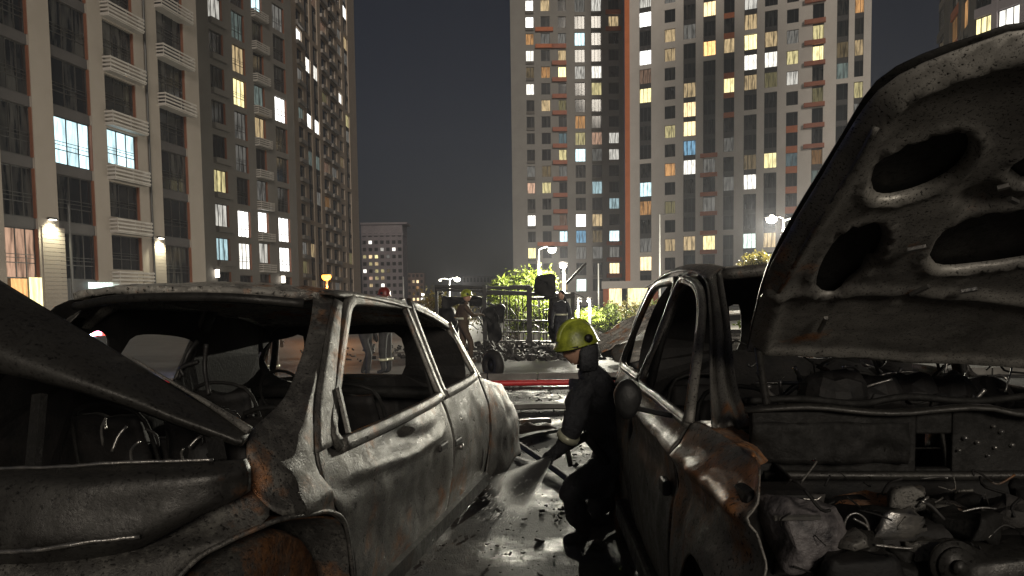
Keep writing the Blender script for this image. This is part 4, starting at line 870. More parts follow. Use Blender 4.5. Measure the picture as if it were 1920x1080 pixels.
# bonnet: outer skin and pressed inner panel with oval openings
h0 = at(1440, 580, 2.45); ha = (at(1920, 600, 2.45)-h0).normalized(); hb = at(1630, 200, 1.62)-h0; hb = (hb-ha*hb.dot(ha)).normalized(); hn = ha.cross(hb).normalized()
if hn.y > 0: hn = -hn          # towards the camera / downwards
def hp(x, y):
    d = ray(x, y); o = Vector((0, 0, CH)); t = (h0-o).dot(hn)/d.dot(hn); p = o+d*t-h0; return Vector((p.dot(ha), p.dot(hb)))
out = [hp(x, y) for x, y in ((1402,668), (1418,600), (1440,522), (1490,430), (1530,362), (1580,280), (1620,215), (1650,178), (1690,150), (1760,120), (1840,95), (1920,72))]
last = out[-1]; out += [Vector((last.x+(.70-last.x)*q, last.y+.03*math.sin(q*1.57))) for q in (.25, .5, .75)]
right = max(p.x for p in out); midx = h0.x*0 + .70
full = out + [Vector((2*midx-p.x, p.y)) for p in out[::-1]]
full = [p for i, p in enumerate(full) if i == 0 or (p-full[i-1]).length > .01]
def dens(poly, n): return [Vector((p.x, p.y)) for p in cr([Vector((p.x, p.y, 0)) for p in poly+[poly[0]]], n)][:-1]
full = dens(full, 120)
holes = [[(1636,352), (1645,325), (1672,300), (1725,277), (1785,262), (1815,268), (1818,296), (1790,332), (1740,362), (1680,378), (1645,374)],
         [(1532,546), (1540,515), (1562,475), (1590,444), (1622,430), (1648,434), (1656,458), (1636,496), (1600,532), (1560,556)],
         [(1746,492), (1765,456), (1800,430), (1850,416), (1920,410), (2010,404), (2030,440), (2000,480), (1920,498), (1830,510), (1765,512)],
         [(1900,336), (1916,312), (1960,294), (2020,285), (2035,320), (2000,346), (1930,354)]]
holes = [dens([hp(x, y) for x, y in h], 34) for h in holes]
holes += [[Vector((2*midx-p.x, p.y)) for p in h][::-1] for h in holes[:2]]
def hood(name, mat, off, hol, step, relief):
    vs = list(full); es = [(i, (i+1) % len(full)) for i in range(len(full))]; fs = [list(range(len(full)))]
    for h in hol:
        n = len(vs); vs += h; es += [(n+i, n+(i+1) % len(h)) for i in range(len(h))]
    xs = [p.x for p in full]; ys = [p.y for p in full]; y = min(ys)
    while y < max(ys):
        x = min(xs)
        while x < max(xs):
            p = Vector((x+rnd.uniform(-.2, .2)*step, y+rnd.uniform(-.2, .2)*step))
            if inside(p, full) and pd(p, full) > step*.5 and all(not inside(p, h) and pd(p, h) > step*.45 for h in hol): vs.append(p)
            x += step
        y += step
    V, E2, F2, *_ = delaunay_2d_cdt(vs, es, [], 2, 1e-5)
    F3 = []
    for f in F2:
        c = sum((V[i] for i in f), Vector((0, 0)))/len(f)
        if inside(c, full) and not any(inside(c, h) for h in hol): F3.append(tuple(f))
    ymin, ymax = min(ys), max(ys); P3 = []
    for p in V:
        o = off; x = (p.x-midx)/.75; t = (p.y-ymin)/(ymax-ymin)
        o -= .008*(1-x*x) + .006*math.sin(math.pi*t)          # the bonnet's crown
        if relief:
            de = pd(p, full); o += .022*math.exp(-((de-.055)/.02)**2) - .015*math.exp(-(de/.02)**2)
            for h in hol:
                dh = pd(p, h); o += .011*math.exp(-((dh-.022)/.011)**2) - .020*math.exp(-(dh/.010)**2)
            o += .010*noise.noise(Vector((p.x*4, p.y*4, 1)))+.002*noise.noise(Vector((p.x*12, p.y*12, 2)))
            o += .018*math.exp(-((p.y-.10-.03*math.sin(p.x*4))/.025)**2)
            for cx, cy, cr2 in ((.33,.62,.045), (.50,.66,.04), (.22,.28,.03), (.62,.38,.03), (.4,.1,.03), (.66,.76,.05)):
                dd = math.hypot(p.x-cx, p.y-cy); o -= .022*math.exp(-((dd)/cr2)**4)
        else: o += .008*noise.noise(Vector((p.x*4, p.y*4, 7)))
        P3.append(FR2.M @ (h0+ha*p.x+hb*p.y+hn*o))
    m = MB(); m.add(P3, F3); return m.build(name, MATS[mat], van if name == 'bonnet' else BON, True, .004)
BON = hood('bonnet', 'burnt_dark', -.035, [], .05, False)
hood('inner_panel', 'hood_inner', .0, holes, .0195, True)
rib = [hp(x, y) for x, y in ((1448,545), (1500,450), (1545,372), (1590,300), (1626,232))]
MB().tube(cr([FR2.M @ (h0+ha*(p.x+.02)+hb*p.y+hn*.006) for p in rib], 30), .009, 6, True, .1).build('edge_rib', MATS['burnt_steel'], BON, True)
for (x, y), (x2, y2) in (((1706,546), (1740,530)), ((1700,462), (1735,455)), ((1890,365), (1905,372)), ((1868,346), (1890,340)), ((1535,615), (1548,590)), ((1800,540), (1830,535))):
    a, b = hp(x, y), hp(x2, y2); MB().ribbon([FR2.M @ (h0+ha*p.x+hb*p.y+hn*.012) for p in (a, b)], tuple(hn), .014, .012).build('clip', MATS['wire_steel'], BON)

# ------------------------------------------------------------------ people
def skinmesh(name, joints, edges, root, mats, sub=2):
    names = list(joints); idx = {n: i for i, n in enumerate(names)}
    me = bpy.data.meshes.new(name); me.from_pydata([joints[n][0] for n in names], [(idx[a], idx[b]) for a, b in edges], [])
    o = bpy.data.objects.new(name, me); col.objects.link(o)
    o.modifiers.new('k', 'SKIN'); sm = o.modifiers.new('s', 'SUBSURF'); sm.levels = sub; sm.render_levels = sub
    me.update()
    for i, n in enumerate(names):
        sv_ = me.skin_vertices[0].data[i]; r1 = joints[n][1]; sv_.radius = r1 if isinstance(r1, tuple) else (r1, r1); sv_.use_root = (n == root)
    dg = bpy.context.evaluated_depsgraph_get(); dg.update(); m2 = bpy.data.meshes.new_from_object(o.evaluated_get(dg))
    bpy.data.objects.remove(o); m2.name = name
    m2.materials.clear()
    for m in mats: m2.materials.append(MATS[m])
    return m2
def hand(J, E_, side, wrist, dirv, up, s=1.0):
    """palm and five bent fingers, continuous with the arm"""
    d = Vector(dirv).normalized(); u = Vector(up).normalized(); l = d.cross(u).normalized(); wv = Vector(wrist)
    J[side+'palm'] = (wv+d*.07*s, (.040*s, .018*s)); E_.append((side+'wrist', side+'palm'))
    for k, (off, ln) in enumerate(((-.032, .075), (-.011, .088), (.011, .083), (.031, .066))):
        a = wv+d*.105*s+l*off*s; b = a+d*ln*.5*s-u*.012*s; c = b+d*ln*.30*s-u*.035*s; n = side+'f%d' % k
        J[n+'a'] = (a, .0105*s); J[n+'b'] = (b, .0098*s); J[n+'c'] = (c, .0085*s); E_ += [(side+'palm', n+'a'), (n+'a', n+'b'), (n+'b', n+'c')]
    a = wv+d*.045*s-l*.045*s; b = a+d*.035*s-l*.022*s-u*.012*s; J[side+'ta'] = (a, .012*s); J[side+'tb'] = (b, .010*s); E_ += [(side+'palm', side+'ta'), (side+'ta', side+'tb')]
def head_mesh(name, parent, c, fwd, size=.115):
    """head with brow, nose, mouth, chin and ears, looking along fwd"""
    f = Vector(fwd).normalized(); up = Vector((0, 0, 1)); sd_ = f.cross(up).normalized(); up = sd_.cross(f).normalized(); rows = []
    for j in range(25):
        a = math.pi*j/24; row = []
        for i in range(32):
            b = 2*math.pi*i/32; x, y, z = math.sin(a)*math.sin(b)*.82, math.sin(a)*math.cos(b), math.cos(a)*1.22
            if y > 0: z2 = z; x *= 1-.22*max(0, -z2); 
            if y > .3:
                y += .20*math.exp(-((x/.13)**2+((z+.08)/.22)**2)) + .05*math.exp(-((z-.22)/.09)**2) - .09*math.exp(-(((abs(x)-.32)/.14)**2+((z-.06)/.1)**2)) + .06*math.exp(-((x/.25)**2+((z+.48)/.07)**2)) - .04*math.exp(-((x/.3)**2+((z+.42)/.03)**2)) + .08*math.exp(-((x/.25)**2+((z+.85)/.18)**2))
            x += math.copysign(.10*math.exp(-((y/.14)**2+((z-.02)/.22)**2)), x)
            row.append(Vector(c)+(sd_*x+f*y*.95+up*z)*size)
        rows.append(row)
    return MB().grid(rows, True).build(name, MATS['skin'], parent, True)
def helmet_mesh(parent, c, fwd, tilt_up, mat, size=.15):
    f = Vector(fwd).normalized(); up = Vector(tilt_up).normalized(); sd_ = f.cross(up).normalized(); f = up.cross(sd_).normalized(); c = Vector(c)
    prof = ((.02,1.02), (.35,.97), (.62,.82), (.83,.58), (.95,.30), (1.0,.05), (1.08,-.08), (1.12,-.14), (1.06,-.15))
    rows = [[c+(sd_*math.sin(b)*r1*.86 + f*math.cos(b)*r1*1.05*(1.07 if (math.cos(b) > .3 and z < 0) else 1) + up*(z-(.16 if math.cos(b) < 0 and z < 0 else 0)*abs(math.cos(b))))*size for b in [2*math.pi*i/28 for i in range(28)]] for r1, z in prof]
    h = MB().grid(rows, True).build('helmet', MATS[mat], parent, True, .006)
    MB().ribbon([c+(f*math.cos(a)*1.03+up*math.sin(a)*1.03)*size for a in [math.pi*(.08+.84*k/14) for k in range(15)]], tuple(up), .05, .02).build('comb', MATS[mat], h, True)
    for s_ in (1, -1):
        p = c+(sd_*s_*.88+up*.15-f*.1)*size; MB().tube([p, p+sd_*s_*.02], .028, 10).build('visor_pivot', MATS['iron_black'], h, True)
    vis = [[c+(f*math.cos(b)*(1.12+.05*t)+sd_*math.sin(b)*.98+up*(-.05-.16*t))*size for b in [-1.1+2.2*i/12 for i in range(13)]] for t in (0, .5, 1)]
    MB().grid(vis).build('visor', MATS['iron_black'], h, True, .004)
    return h

# crouching firefighter between the wrecks, hosing the left one
ff = empty('person', gnd(1110, 1000), 0, 'crouching firefighter in dark gear and lime helmet spraying water between the cars', 'person')
Bp = ff.location.copy(); A5 = lambda x, y, Y: at(x, y, Y)-Bp
J = {}; E_ = []
J['pelvis'] = (A5(1168, 872, 5.16), (.21, .19)); J['waist'] = (A5(1164, 818, 5.14), (.215, .19)); J['chest'] = (A5(1140, 752, 5.08), (.225, .20)); J['neck0'] = (A5(1110, 702, 5.02), (.15, .14)); J['neck'] = (A5(1094, 684, 5.0), .062)
E_ += [('pelvis','waist'), ('waist','chest'), ('chest','neck0'), ('neck0','neck')]
J['Rsh'] = (A5(1088, 735, 4.86), .10); J['Rel'] = (A5(1076, 800, 4.74), .078); J['Rwrist'] = (A5(1052, 842, 4.80), .048); E_ += [('chest','Rsh'), ('Rsh','Rel'), ('Rel','Rwrist')]
J['Lsh'] = (A5(1108, 735, 5.22), .10); J['Lel'] = (A5(1070, 800, 5.22), .075); J['Lwrist'] = (A5(1060, 838, 5.02), .038); E_ += [('chest','Lsh'), ('Lsh','Lel'), ('Lel','Lwrist')]
hand(J, E_, 'R', J['Rwrist'][0], (-.85, .25, -.45), (-.3, -.4, .85)); hand(J, E_, 'L', J['Lwrist'][0], (-.75, -.5, -.4), (-.3, .4, .85))
J['Rhip'] = (A5(1148, 895, 4.98), .145); J['Rkn'] = (A5(1068, 918, 4.86), .11); J['Ran'] = (A5(1098, 1002, 4.95), .062); J['Rto'] = (A5(1056, 1020, 4.90), .05)
J['Lhip'] = (A5(1172, 895, 5.26), .14); J['Lkn'] = (A5(1098, 972, 5.30), .085); J['Lan'] = (A5(1175, 985, 5.34), .055); J['Lto'] = (A5(1182, 1000, 5.36), .045)
for s_ in 'RL': E_ += [('pelvis', s_+'hip'), (s_+'hip', s_+'kn'), (s_+'kn', s_+'an'), (s_+'an', s_+'to')]
bm_ = skinmesh('body', J, E_, 'pelvis', ['coat_dark'], 3)
for v_ in bm_.vertices:
    q_ = v_.co; f_ = noise.noise(Vector((q_.x*9, q_.y*9, q_.z*16)))+.6*noise.noise(Vector((q_.x*21, q_.y*21, q_.z*34+5)))
    if q_.z > .1: v_.co = q_+v_.normal*.016*f_*(1 if (q_-Vector(J['Rwrist'][0])).length > .22 else .15)
bod = link('body', bm_, None, ff, True)
for za, zb_, off in (('waist', 'chest', .012),):
    a, b = J[za][0], J[zb_][0]; ax_ = (b-a).normalized(); c_ = a.lerp(b, .35); sd_ = ax_.cross(Vector((0, 1, 0))).normalized(); fd_ = sd_.cross(ax_)
    MB().ribbon([c_+sd_*math.cos(t)*.232+fd_*math.sin(t)*.212 for t in [2*math.pi*k/36 for k in range(37)]], tuple(ax_), .012, .045).build('belt', MATS['iron_black'], ff, True)
    for sx_ in (-.6, .6): MB().ribbon(cr([c_+sd_*.22*math.cos(sx_+math.pi)+fd_*.22*math.sin(sx_+math.pi), b+sd_*.26*math.cos(sx_+math.pi)+fd_*.23*math.sin(sx_+math.pi), b+ax_*.16+fd_*.10*math.copysign(1, -sx_)], 12), tuple(-sd_), .045, .012).build('strap', MATS['iron_black'], ff, True)
hc = A5(1079, 652, 4.98); fw = Vector((-.80, -.45, -.42))
head_mesh('head', ff, hc, fw, .098)
helmet_mesh(ff, hc+Vector((.005, 0, .045)), fw, Vector((-.22, -.12, .95)), 'helmet_lime', .142)
MB().grid(dent([[hc+Vector((.06, .02, 0))+Vector((math.cos(b)*.095, math.sin(b)*.10, .02-.17*t)) for b in [-2.0+4.0*i/14 for i in range(15)]] for t in (0, .33, .66, 1)], .012, 14)).build('neck_flap', MATS['coat_dark'], ff, True, .005)
for nm in ('Rel',):
    a, b = J['Rel'][0], J['Rwrist'][0]; d = (b-a).normalized(); MB().tube([a+d*.06, a+d*.10], .076, 14).build('reflective_band', MATS['reflective'], ff, True)
a, b = J['waist'][0], J['chest'][0]
bp = MB().tube(cr([a+Vector((.15, .02, -.02)), a.lerp(b, .5)+Vector((.17, .02, .02)), b+Vector((.13, .02, .06))], 10), [.05, .07, .075, .075, .075, .075, .075, .07, .06, .03], 14).build('air_cylinder', MATS['iron_black'], ff, True)
nz0, nz1 = at(1064, 838, 4.86), at(1040, 852, 4.83)
nzl = empty('hose_nozzle', nz0, 0, 'dark hose nozzle held in the hands of the crouching firefighter', 'nozzle')
dn = (nz1-nz0).normalized()
MB().tube([Vector((0,0,0))-dn*.16, Vector((0,0,0)), dn*.06, dn*.07, dn*.12], [.028, .028, .026, .036, .034], 14).build('barrel', MATS['iron_black'], nzl, True)
MB().tube([(0, 0, -.02), (.02, .01, -.13)], .018, 10).build('grip', MATS['rubber'], nzl, True)
MB().tube(cr([-dn*.15, Vector((.3, .08, -.2)), Vector((.35, .6, -.66)), Vector((.1, 1.6, -.60)), Vector((-.3, 3.0, -.58))], 40), .03, 8).build('supply_hose', MATS['rubber'], nzl, True)
# water spray: a cone of droplets in air
def volmat(name, colr, dens_, nscale, lo, hi, fall=None, aniso=.3):
    m = bpy.data.materials.new(name); m.use_nodes = True; t = m.node_tree; t.nodes.clear(); out = t.nodes.new('ShaderNodeOutputMaterial')
    v = nd(t, 'ShaderNodeVolumePrincipled'); v.inputs['Color'].default_value = (*colr, 1); v.inputs['Anisotropy'].default_value = aniso
    tc = nd(t, 'ShaderNodeTexCoord'); f = ramp(t, noise_n(t, nscale, 4, .6, tc.outputs['Object']), [(lo, 0.0), (hi, 1.0)])
    g = nd(t, 'ShaderNodeTexGradient', gradient_type='SPHERICAL'); mp = nd(t, 'ShaderNodeMapping'); t.links.new(tc.outputs['Generated'], mp.inputs[0])
    mp.inputs['Location'].default_value = (-1, -1, -1) if fall is None else fall; mp.inputs['Scale'].default_value = (2, 2, 2)
    t.links.new(mp.outputs[0], g.inputs[0])
    a = nd(t, 'ShaderNodeMath', operation='MULTIPLY'); t.links.new(f, a.inputs[0]); t.links.new(ramp(t, g.outputs['Fac'], [(0.0, 0.0), (.6, 1.0)]), a.inputs[1])
    b = nd(t, 'ShaderNodeMath', operation='MULTIPLY'); t.links.new(a.outputs[0] if fall is None else f, b.inputs[0]); b.inputs[1].default_value = dens_; t.links.new(b.outputs[0], v.inputs['Density'])
    t.links.new(v.outputs[0], out.inputs['Volume']); MATS[name] = m
volmat('spray', (.99, .99, .98), 320.0, 6, .1, .6, (0, 0, 0)); volmat('mist', (.96, .96, .94), 5.5, 1.3, .3, .72)
sp0 = nz1+dn*.02; sp1 = at(925, 960, 4.50); spd = sp1-sp0; SL = spd.length
sp = MB().tube([(0, 0, SL*k/12) for k in range(13)], [.012+.22*(k/12)**1.1*(1 if k < 11 else (.85 if k == 11 else .4)) for k in range(13)], 24).build('water_spray', MATS['spray'], None, True)
sp.location = sp0; sp.rotation_euler = spd.to_track_quat('Z', 'Y').to_euler()
t_ = MATS['spray'].node_tree; tc_ = nd(t_, 'ShaderNodeTexCoord'); sx = nd(t_, 'ShaderNodeSeparateXYZ'); t_.links.new(tc_.outputs['Object'], sx.inputs[0])
mr_ = nd(t_, 'ShaderNodeMapRange'); mr_.inputs[1].default_value = 0; mr_.inputs[2].default_value = SL*.92; mr_.inputs[3].default_value = 1; mr_.inputs[4].default_value = 0; t_.links.new(sx.outputs[2], mr_.inputs[0])
pw = nd(t_, 'ShaderNodeMath', operation='POWER'); pw.inputs[1].default_value = 2.2; t_.links.new(mr_.outputs[0], pw.inputs[0])
# thin out towards the cone's rim
cx_ = nd(t_, 'ShaderNodeCombineXYZ'); t_.links.new(sx.outputs[0], cx_.inputs[0]); t_.links.new(sx.outputs[1], cx_.inputs[1]); ln_ = nd(t_, 'ShaderNodeVectorMath', operation='LENGTH'); t_.links.new(cx_.outputs[0], ln_.inputs[0])
zz = nd(t_, 'ShaderNodeMath', operation='MULTIPLY_ADD'); t_.links.new(sx.outputs[2], zz.inputs[0]); zz.inputs[1].default_value = .22/SL; zz.inputs[2].default_value = .014
dv = nd(t_, 'ShaderNodeMath', operation='DIVIDE'); t_.links.new(ln_.outputs['Value'], dv.inputs[0]); t_.links.new(zz.outputs[0], dv.inputs[1])
rim_ = ramp(t_, dv.outputs[0], [(.25, 1.0), (.95, 0.0)])
vp = [n for n in t_.nodes if n.type == 'PRINCIPLED_VOLUME'][0]; old = vp.inputs['Density'].links[0].from_socket
m1 = nd(t_, 'ShaderNodeMath', operation='MULTIPLY'); t_.links.new(old, m1.inputs[0]); t_.links.new(pw.outputs[0], m1.inputs[1]); m2_ = nd(t_, 'ShaderNodeMath', operation='MULTIPLY'); t_.links.new(m1.outputs[0], m2_.inputs[0]); t_.links.new(rim_, m2_.inputs[1]); t_.links.new(m2_.outputs[0], vp.inputs['Density'])
vp.inputs['Anisotropy'].default_value = .45
dm, dt_, db_ = base('droplet', (.9, .9, .88), .25); dr_ = MB()
for k in range(420):
    q = rnd.random()**.8; a = rnd.uniform(0, 6.28); rr_ = (.012+.24*q)*math.sqrt(rnd.random())*rnd.choice((.5, .8, 1.0)); z_ = SL*(.05+1.0*q); l_ = .004+.012*rnd.random(); w_ = .0008+.0009*rnd.random()
    c = Vector((math.cos(a)*rr_, math.sin(a)*rr_, z_)); d_ = Vector((math.cos(a)*rr_*.8, math.sin(a)*rr_*.8, z_)).normalized(); b_ = d_.cross(Vector((0, 1, .2))).normalized(); e_2 = d_.cross(b_)
    dr_.add([c-d_*l_, c+b_*w_, c-b_*w_*.5+e_2*w_, c-b_*w_*.5-e_2*w_, c+d_*l_], [(0, 2, 1), (0, 3, 2), (0, 1, 3), (4, 1, 2), (4, 2, 3), (4, 3, 1)])
do_ = dr_.build('water_droplets', dm); do_.location = sp0; do_.rotation_euler = sp.rotation_euler; tag(do_, 'fine white droplets flying in the water spray', 'water', kind='stuff')
tag(sp, 'white fan of water spraying from the nozzle onto the left wreck', 'water', kind='stuff')
rows = []
for j in range(9):
    a = math.pi*j/8; rows.append([Vector((math.sin(a)*math.cos(b), math.sin(a)*math.sin(b), math.cos(a))) for b in [2*math.pi*i/16 for i in range(16)]])
mst = MB().grid(rows, True).build('mist', MATS['mist']); mst.location = (.22, 4.2, .50); mst.scale = (.80, 1.7, .60)
tag(mst, 'thin grey steam hanging low between the two wrecks', 'steam', kind='stuff')

# standing people further back
SJ = {}; SE = []
for n, p, r1 in (('pelvis', (0,0,.95), (.18,.15)), ('waist', (0,0,1.12), (.18,.15)), ('chest', (0,0,1.34), (.21,.16)), ('neck0', (0,0,1.47), (.09,.08)), ('neck', (0,0,1.55), .055)): SJ[n] = (Vector(p), r1)
SE += [('pelvis','waist'), ('waist','chest'), ('chest','neck0'), ('neck0','neck')]
for s_, x in (('R', 1), ('L', -1)):
    SJ[s_+'sh'] = (Vector((x*.20, 0, 1.42)), .07); SJ[s_+'el'] = (Vector((x*.27, .02, 1.14)), .055); SJ[s_+'wrist'] = (Vector((x*.25, .10, .91)), .036)
    SJ[s_+'hip'] = (Vector((x*.09, 0, .88)), .10); SJ[s_+'kn'] = (Vector((x*.11, .02, .50)), .088); SJ[s_+'an'] = (Vector((x*.12, -.01, .09)), .055); SJ[s_+'to'] = (Vector((x*.14, .14, .05)), .045)
    SE += [('chest', s_+'sh'), (s_+'sh', s_+'el'), (s_+'el', s_+'wrist'), ('pelvis', s_+'hip'), (s_+'hip', s_+'kn'), (s_+'kn', s_+'an'), (s_+'an', s_+'to')]
    hand(SJ, SE, s_, SJ[s_+'wrist'][0], (0, .25, -1), (0, 1, .25))
SB = skinmesh('body', SJ, SE, 'pelvis', ['coat_grey'])
S2 = dict(SJ); E2_ = [e for e in SE if 'palm' not in e[0]+e[1] and not any(x[1:2] in ('f', 't') and x[2:] not in ('o',) for x in e)]
S2 = {k: v for k, v in SJ.items() if 'palm' not in k and k[1:2] != 'f' and k not in ('Rta', 'Rtb', 'Lta', 'Ltb')}; E2_ = [(a, b) for a, b in SE if a in S2 and b in S2]
S2['Rel'] = (Vector((.30, .16, 1.20)), .055); S2['Rwrist'] = (Vector((.16, .38, 1.22)), .036); S2['Lel'] = (Vector((-.33, -.08, 1.16)), .055); S2['Lwrist'] = (Vector((-.30, .08, .95)), .036)
S2['Rkn'] = (Vector((.13, .16, .52)), .075); S2['Ran'] = (Vector((.15, .12, .09)), .055); S2['Rto'] = (Vector((.17, .27, .05)), .045); S2['Lan'] = (Vector((-.15, -.20, .10)), .055); S2['Lto'] = (Vector((-.17, -.05, .05)), .045)
for k, dx, dy in (('waist', .01, .02), ('chest', .02, .06), ('neck0', .02, .08), ('neck', .02, .09)): S2[k] = (SJ[k][0]+Vector((dx, dy, -.01)), SJ[k][1])
hand(S2, E2_, 'R', S2['Rwrist'][0], (-.4, .9, -.1), (0, .2, 1)); hand(S2, E2_, 'L', S2['Lwrist'][0], (0, .35, -1), (0, 1, .3))
SB2 = skinmesh('body', S2, E2_, 'pelvis', ['coat_grey'])
def person(loc, rz, coat, label, helm=None, scale=1.0, step=False):
    g = empty('person', loc, rz, label, 'person', None); g.scale = (scale,)*3
    dy = .09 if step else 0
    o = link('body', SB2 if step else SB, None, g, True); o.material_slots[0].link = 'OBJECT'; o.material_slots[0].material = MATS[coat]
    head_mesh('head', g, (0, .02+dy, 1.66), (0, 1, -.05), .098)
    if helm: helmet_mesh(g, (0, .01+dy, 1.70), (0, 1, 0), (0, -.05, 1), helm, .135)
    else:
        rows = [[Vector((0, dy, 1.70))+Vector((math.sin(a)*math.cos(b)*.094, math.sin(a)*math.sin(b)*.105-.015, math.cos(a)*.105)) for b in [2*math.pi*i/16 for i in range(16)]] for a in [.01+1.6*j/6 for j in range(7)]]
        MB().grid(rows, True).build('hair', MATS['char'], g, True, .004)
    for z, w_ in ((1.10, .20), (.30, .10)):
        if z > 1: MB().tube([(0, 0, z), (0, 0, z+.05)], w_, 18).build('reflective_band', MATS['reflective'], g, True)
        elif not step:
            for x in (-.115, .115): MB().tube([(x, 0, z), (x, 0, z+.05)], w_, 14).build('reflective_band', MATS['reflective'], g, True)
    return g
person((-1.20, 18.3, .03), R(-70), 'coat_tan', 'firefighter in a tan coat standing left of the burnt metal frame', 'helmet_lime', 1.0, True)
person((1.42, 21.0, .03), R(150), 'coat_dark', 'dark clad person standing against the right end of the burnt frame', None)
person((-2.72, 15.9, .03), R(70), 'coat_grey', 'person in a red helmet whose head shows just above the burnt SUV roof', 'helmet_red', 1.02)
person((-3.05, 15.4, .03), R(250), 'coat_grey', 'grey clad person seen through the SUV rear door window', None, .93, True)
person((-4.9, 14.9, .03), R(200), 'coat_tan', 'person in tan trousers seen through the SUV rear opening', None, .93)
person((-5.35, 15.6, .03), R(120), 'coat_dark', 'dark clad person behind the one in tan trousers', None, .93, True)

# ------------------------------------------------------------------ burnt metal frame of a bin shelter
kf = empty('shelter_ruin', (0, 23, .03), 0, 'charred steel frame of a burnt shelter with rails and hanging scraps', 'shelter')
def KP(x, y, Y): p = at(x, y, Y); return p-Vector((0, 23, .03))
for x, y0, Y, w_ in ((818,535,23,.09), (908,535,22.6,.13), (938,552,22.8,.05), (955,548,23.0,.035), (966,555,22.9,.03), (992,538,22.6,.16), (1012,556,22.9,.03), (1024,556,22.9,.03), (1073,548,22.8,.13), (1087,560,24,.05)):
    a = KP(x, y0, Y); MB().box(a.x-w_/2, a.x+w_/2, a.y-w_/2, a.y+w_/2, 0, a.z).build('post', MATS['iron_black'], kf)
for (x0, y0), (x1, y1), rr_ in (((818,537), (1000,541), .035), ((818,543), (992,549), .03), ((905,549), (1075,553), .04), ((955,537), (994,537), .03), ((994,560), (1078,557), .035), ((940,600), (1030,602), .018), ((940,622), (1030,624), .018), ((905,575), (945,585), .03), ((908,640), (1070,642), .03)):
    MB().ribbon([KP(x0, y0, 22.75), KP(x1, y1, 22.75)], (0, -1, 0), rr_*3, rr_*2.4).build('rail', MATS['iron_black'], kf)
for x in (945, 950, 972, 980, 1001, 1018, 1030):
    MB().tube([KP(x, 556, 23.1), KP(x+rnd.uniform(-3, 3), 645, 23.1)], .018, 6).build('bar', MATS['iron_black'], kf)
def scrap(name, poly, Y, amp, mat='char'):
    p = [KP(x, y, Y) for x, y in poly]; c = sum(p, Vector())/len(p)
    rows = [[c.lerp(q, t)+Vector((0, -.12*(1-t)+amp*noise.noise(q*3*t), 0)) for q in cr(p+[p[0]], 26)] for t in (.02, .3, .6, .85, 1)]
    return MB().grid(rows).build(name, MATS[mat], kf, True, .03)
scrap('hanging_scrap', [(904,590), (912,578), (945,572), (944,600), (938,640), (918,642), (912,612)], 22.5, .3)
scrap('warped_sheet', [(1003,522), (1010,516), (1038,515), (1042,530), (1040,552), (1004,552)], 22.5, .2)
scrap('warped_sheet', [(830,556), (905,558), (903,575), (860,570), (832,580)], 22.9, .3)
MB().ribbon([KP(1062, 532, 22.6), KP(1098, 494, 22.9)], (0, -1, 0), .09, .06).build('bent_beam', MATS['iron_black'], kf)
scrap('hanging_scrap', [(1030,560), (1060,556), (1066,600), (1060,640), (1034,640), (1028,600)], 22.4, .3)
scrap('hanging_scrap', [(820,580), (850,576), (858,620), (840,655), (818,650)], 23.3, .3)
for k in range(34):
    x = rnd.uniform(825, 1075); y = rnd.uniform(548, 648); a = KP(x, y, rnd.uniform(22.2, 23.6)); b = a+Vector((rnd.uniform(-.6, .6), rnd.uniform(-.3, .3), rnd.uniform(-.5, .4))); b.z = max(b.z, .05); a.z = max(a.z, .05)
    MB().tube(cr([a, a.lerp(b, .5)+Vector((rnd.uniform(-.15, .15), 0, rnd.uniform(-.1, .1))), b], 8), rnd.uniform(.012, .03), 5).build('bent_rod', MATS['iron_black'], kf, True)
# rubble heaped round the frame
rb = MB()
for k in range(900):
    x = rnd.gauss(.3, 2.2); y = rnd.uniform(18.8, 23.8); s_ = rnd.uniform(.02, .14); c = Vector((x, y, .03+rnd.uniform(0, .30)*math.exp(-((y-22)/1.3)**2)))
    M_ = Matrix.Rotation(rnd.uniform(0, 6), 3, Vector((rnd.uniform(-1, 1), rnd.uniform(-1, 1), rnd.uniform(-1, 1)+.01)))
    d = Vector((s_*rnd.uniform(.5, 3), s_, s_*rnd.uniform(.2, .8)))
    rb.add([c + M_ @ Vector((d.x*a, d.y*b, d.z*e)) for a in (-.5, .5) for b in (-.5, .5) for e in (-.5, .5)], [(0,1,3,2), (4,6,7,5), (0,4,5,1), (2,3,7,6), (0,2,6,4), (1,5,7,3)])
tag(rb.build('rubble', MATS['ash_heap']), 'charred rubble and scraps heaped around the burnt frame', 'rubble', kind='stuff')
rb = MB()
for k in range(1500):
    x = rnd.uniform(-.9, 1.0) if k % 3 else rnd.uniform(-3, 3); y = rnd.uniform(3.2, 14.4); s_ = .004+.03*rnd.random()**4
    if -.2 < x < .75 or y > 6: pass
    c = Vector((x, y, .012)); M_ = Matrix.Rotation(rnd.uniform(0, 6), 3, Vector((rnd.uniform(-.4, .4), rnd.uniform(-.4, .4), 1)))
    d = Vector((s_*rnd.uniform(.5, 3), s_, s_*.5))
    rb.add([c + M_ @ Vector((d.x*a, d.y*b, d.z*e)) for a in (-.5, .5) for b in (-.5, .5) for e in (-.5, .5)], [(0,1,3,2), (4,6,7,5), (0,4,5,1), (2,3,7,6), (0,2,6,4), (1,5,7,3)])
tag(rb.build('debris', MATS['ash_heap']), 'small burnt fragments strewn over the wet asphalt', 'debris', kind='stuff')

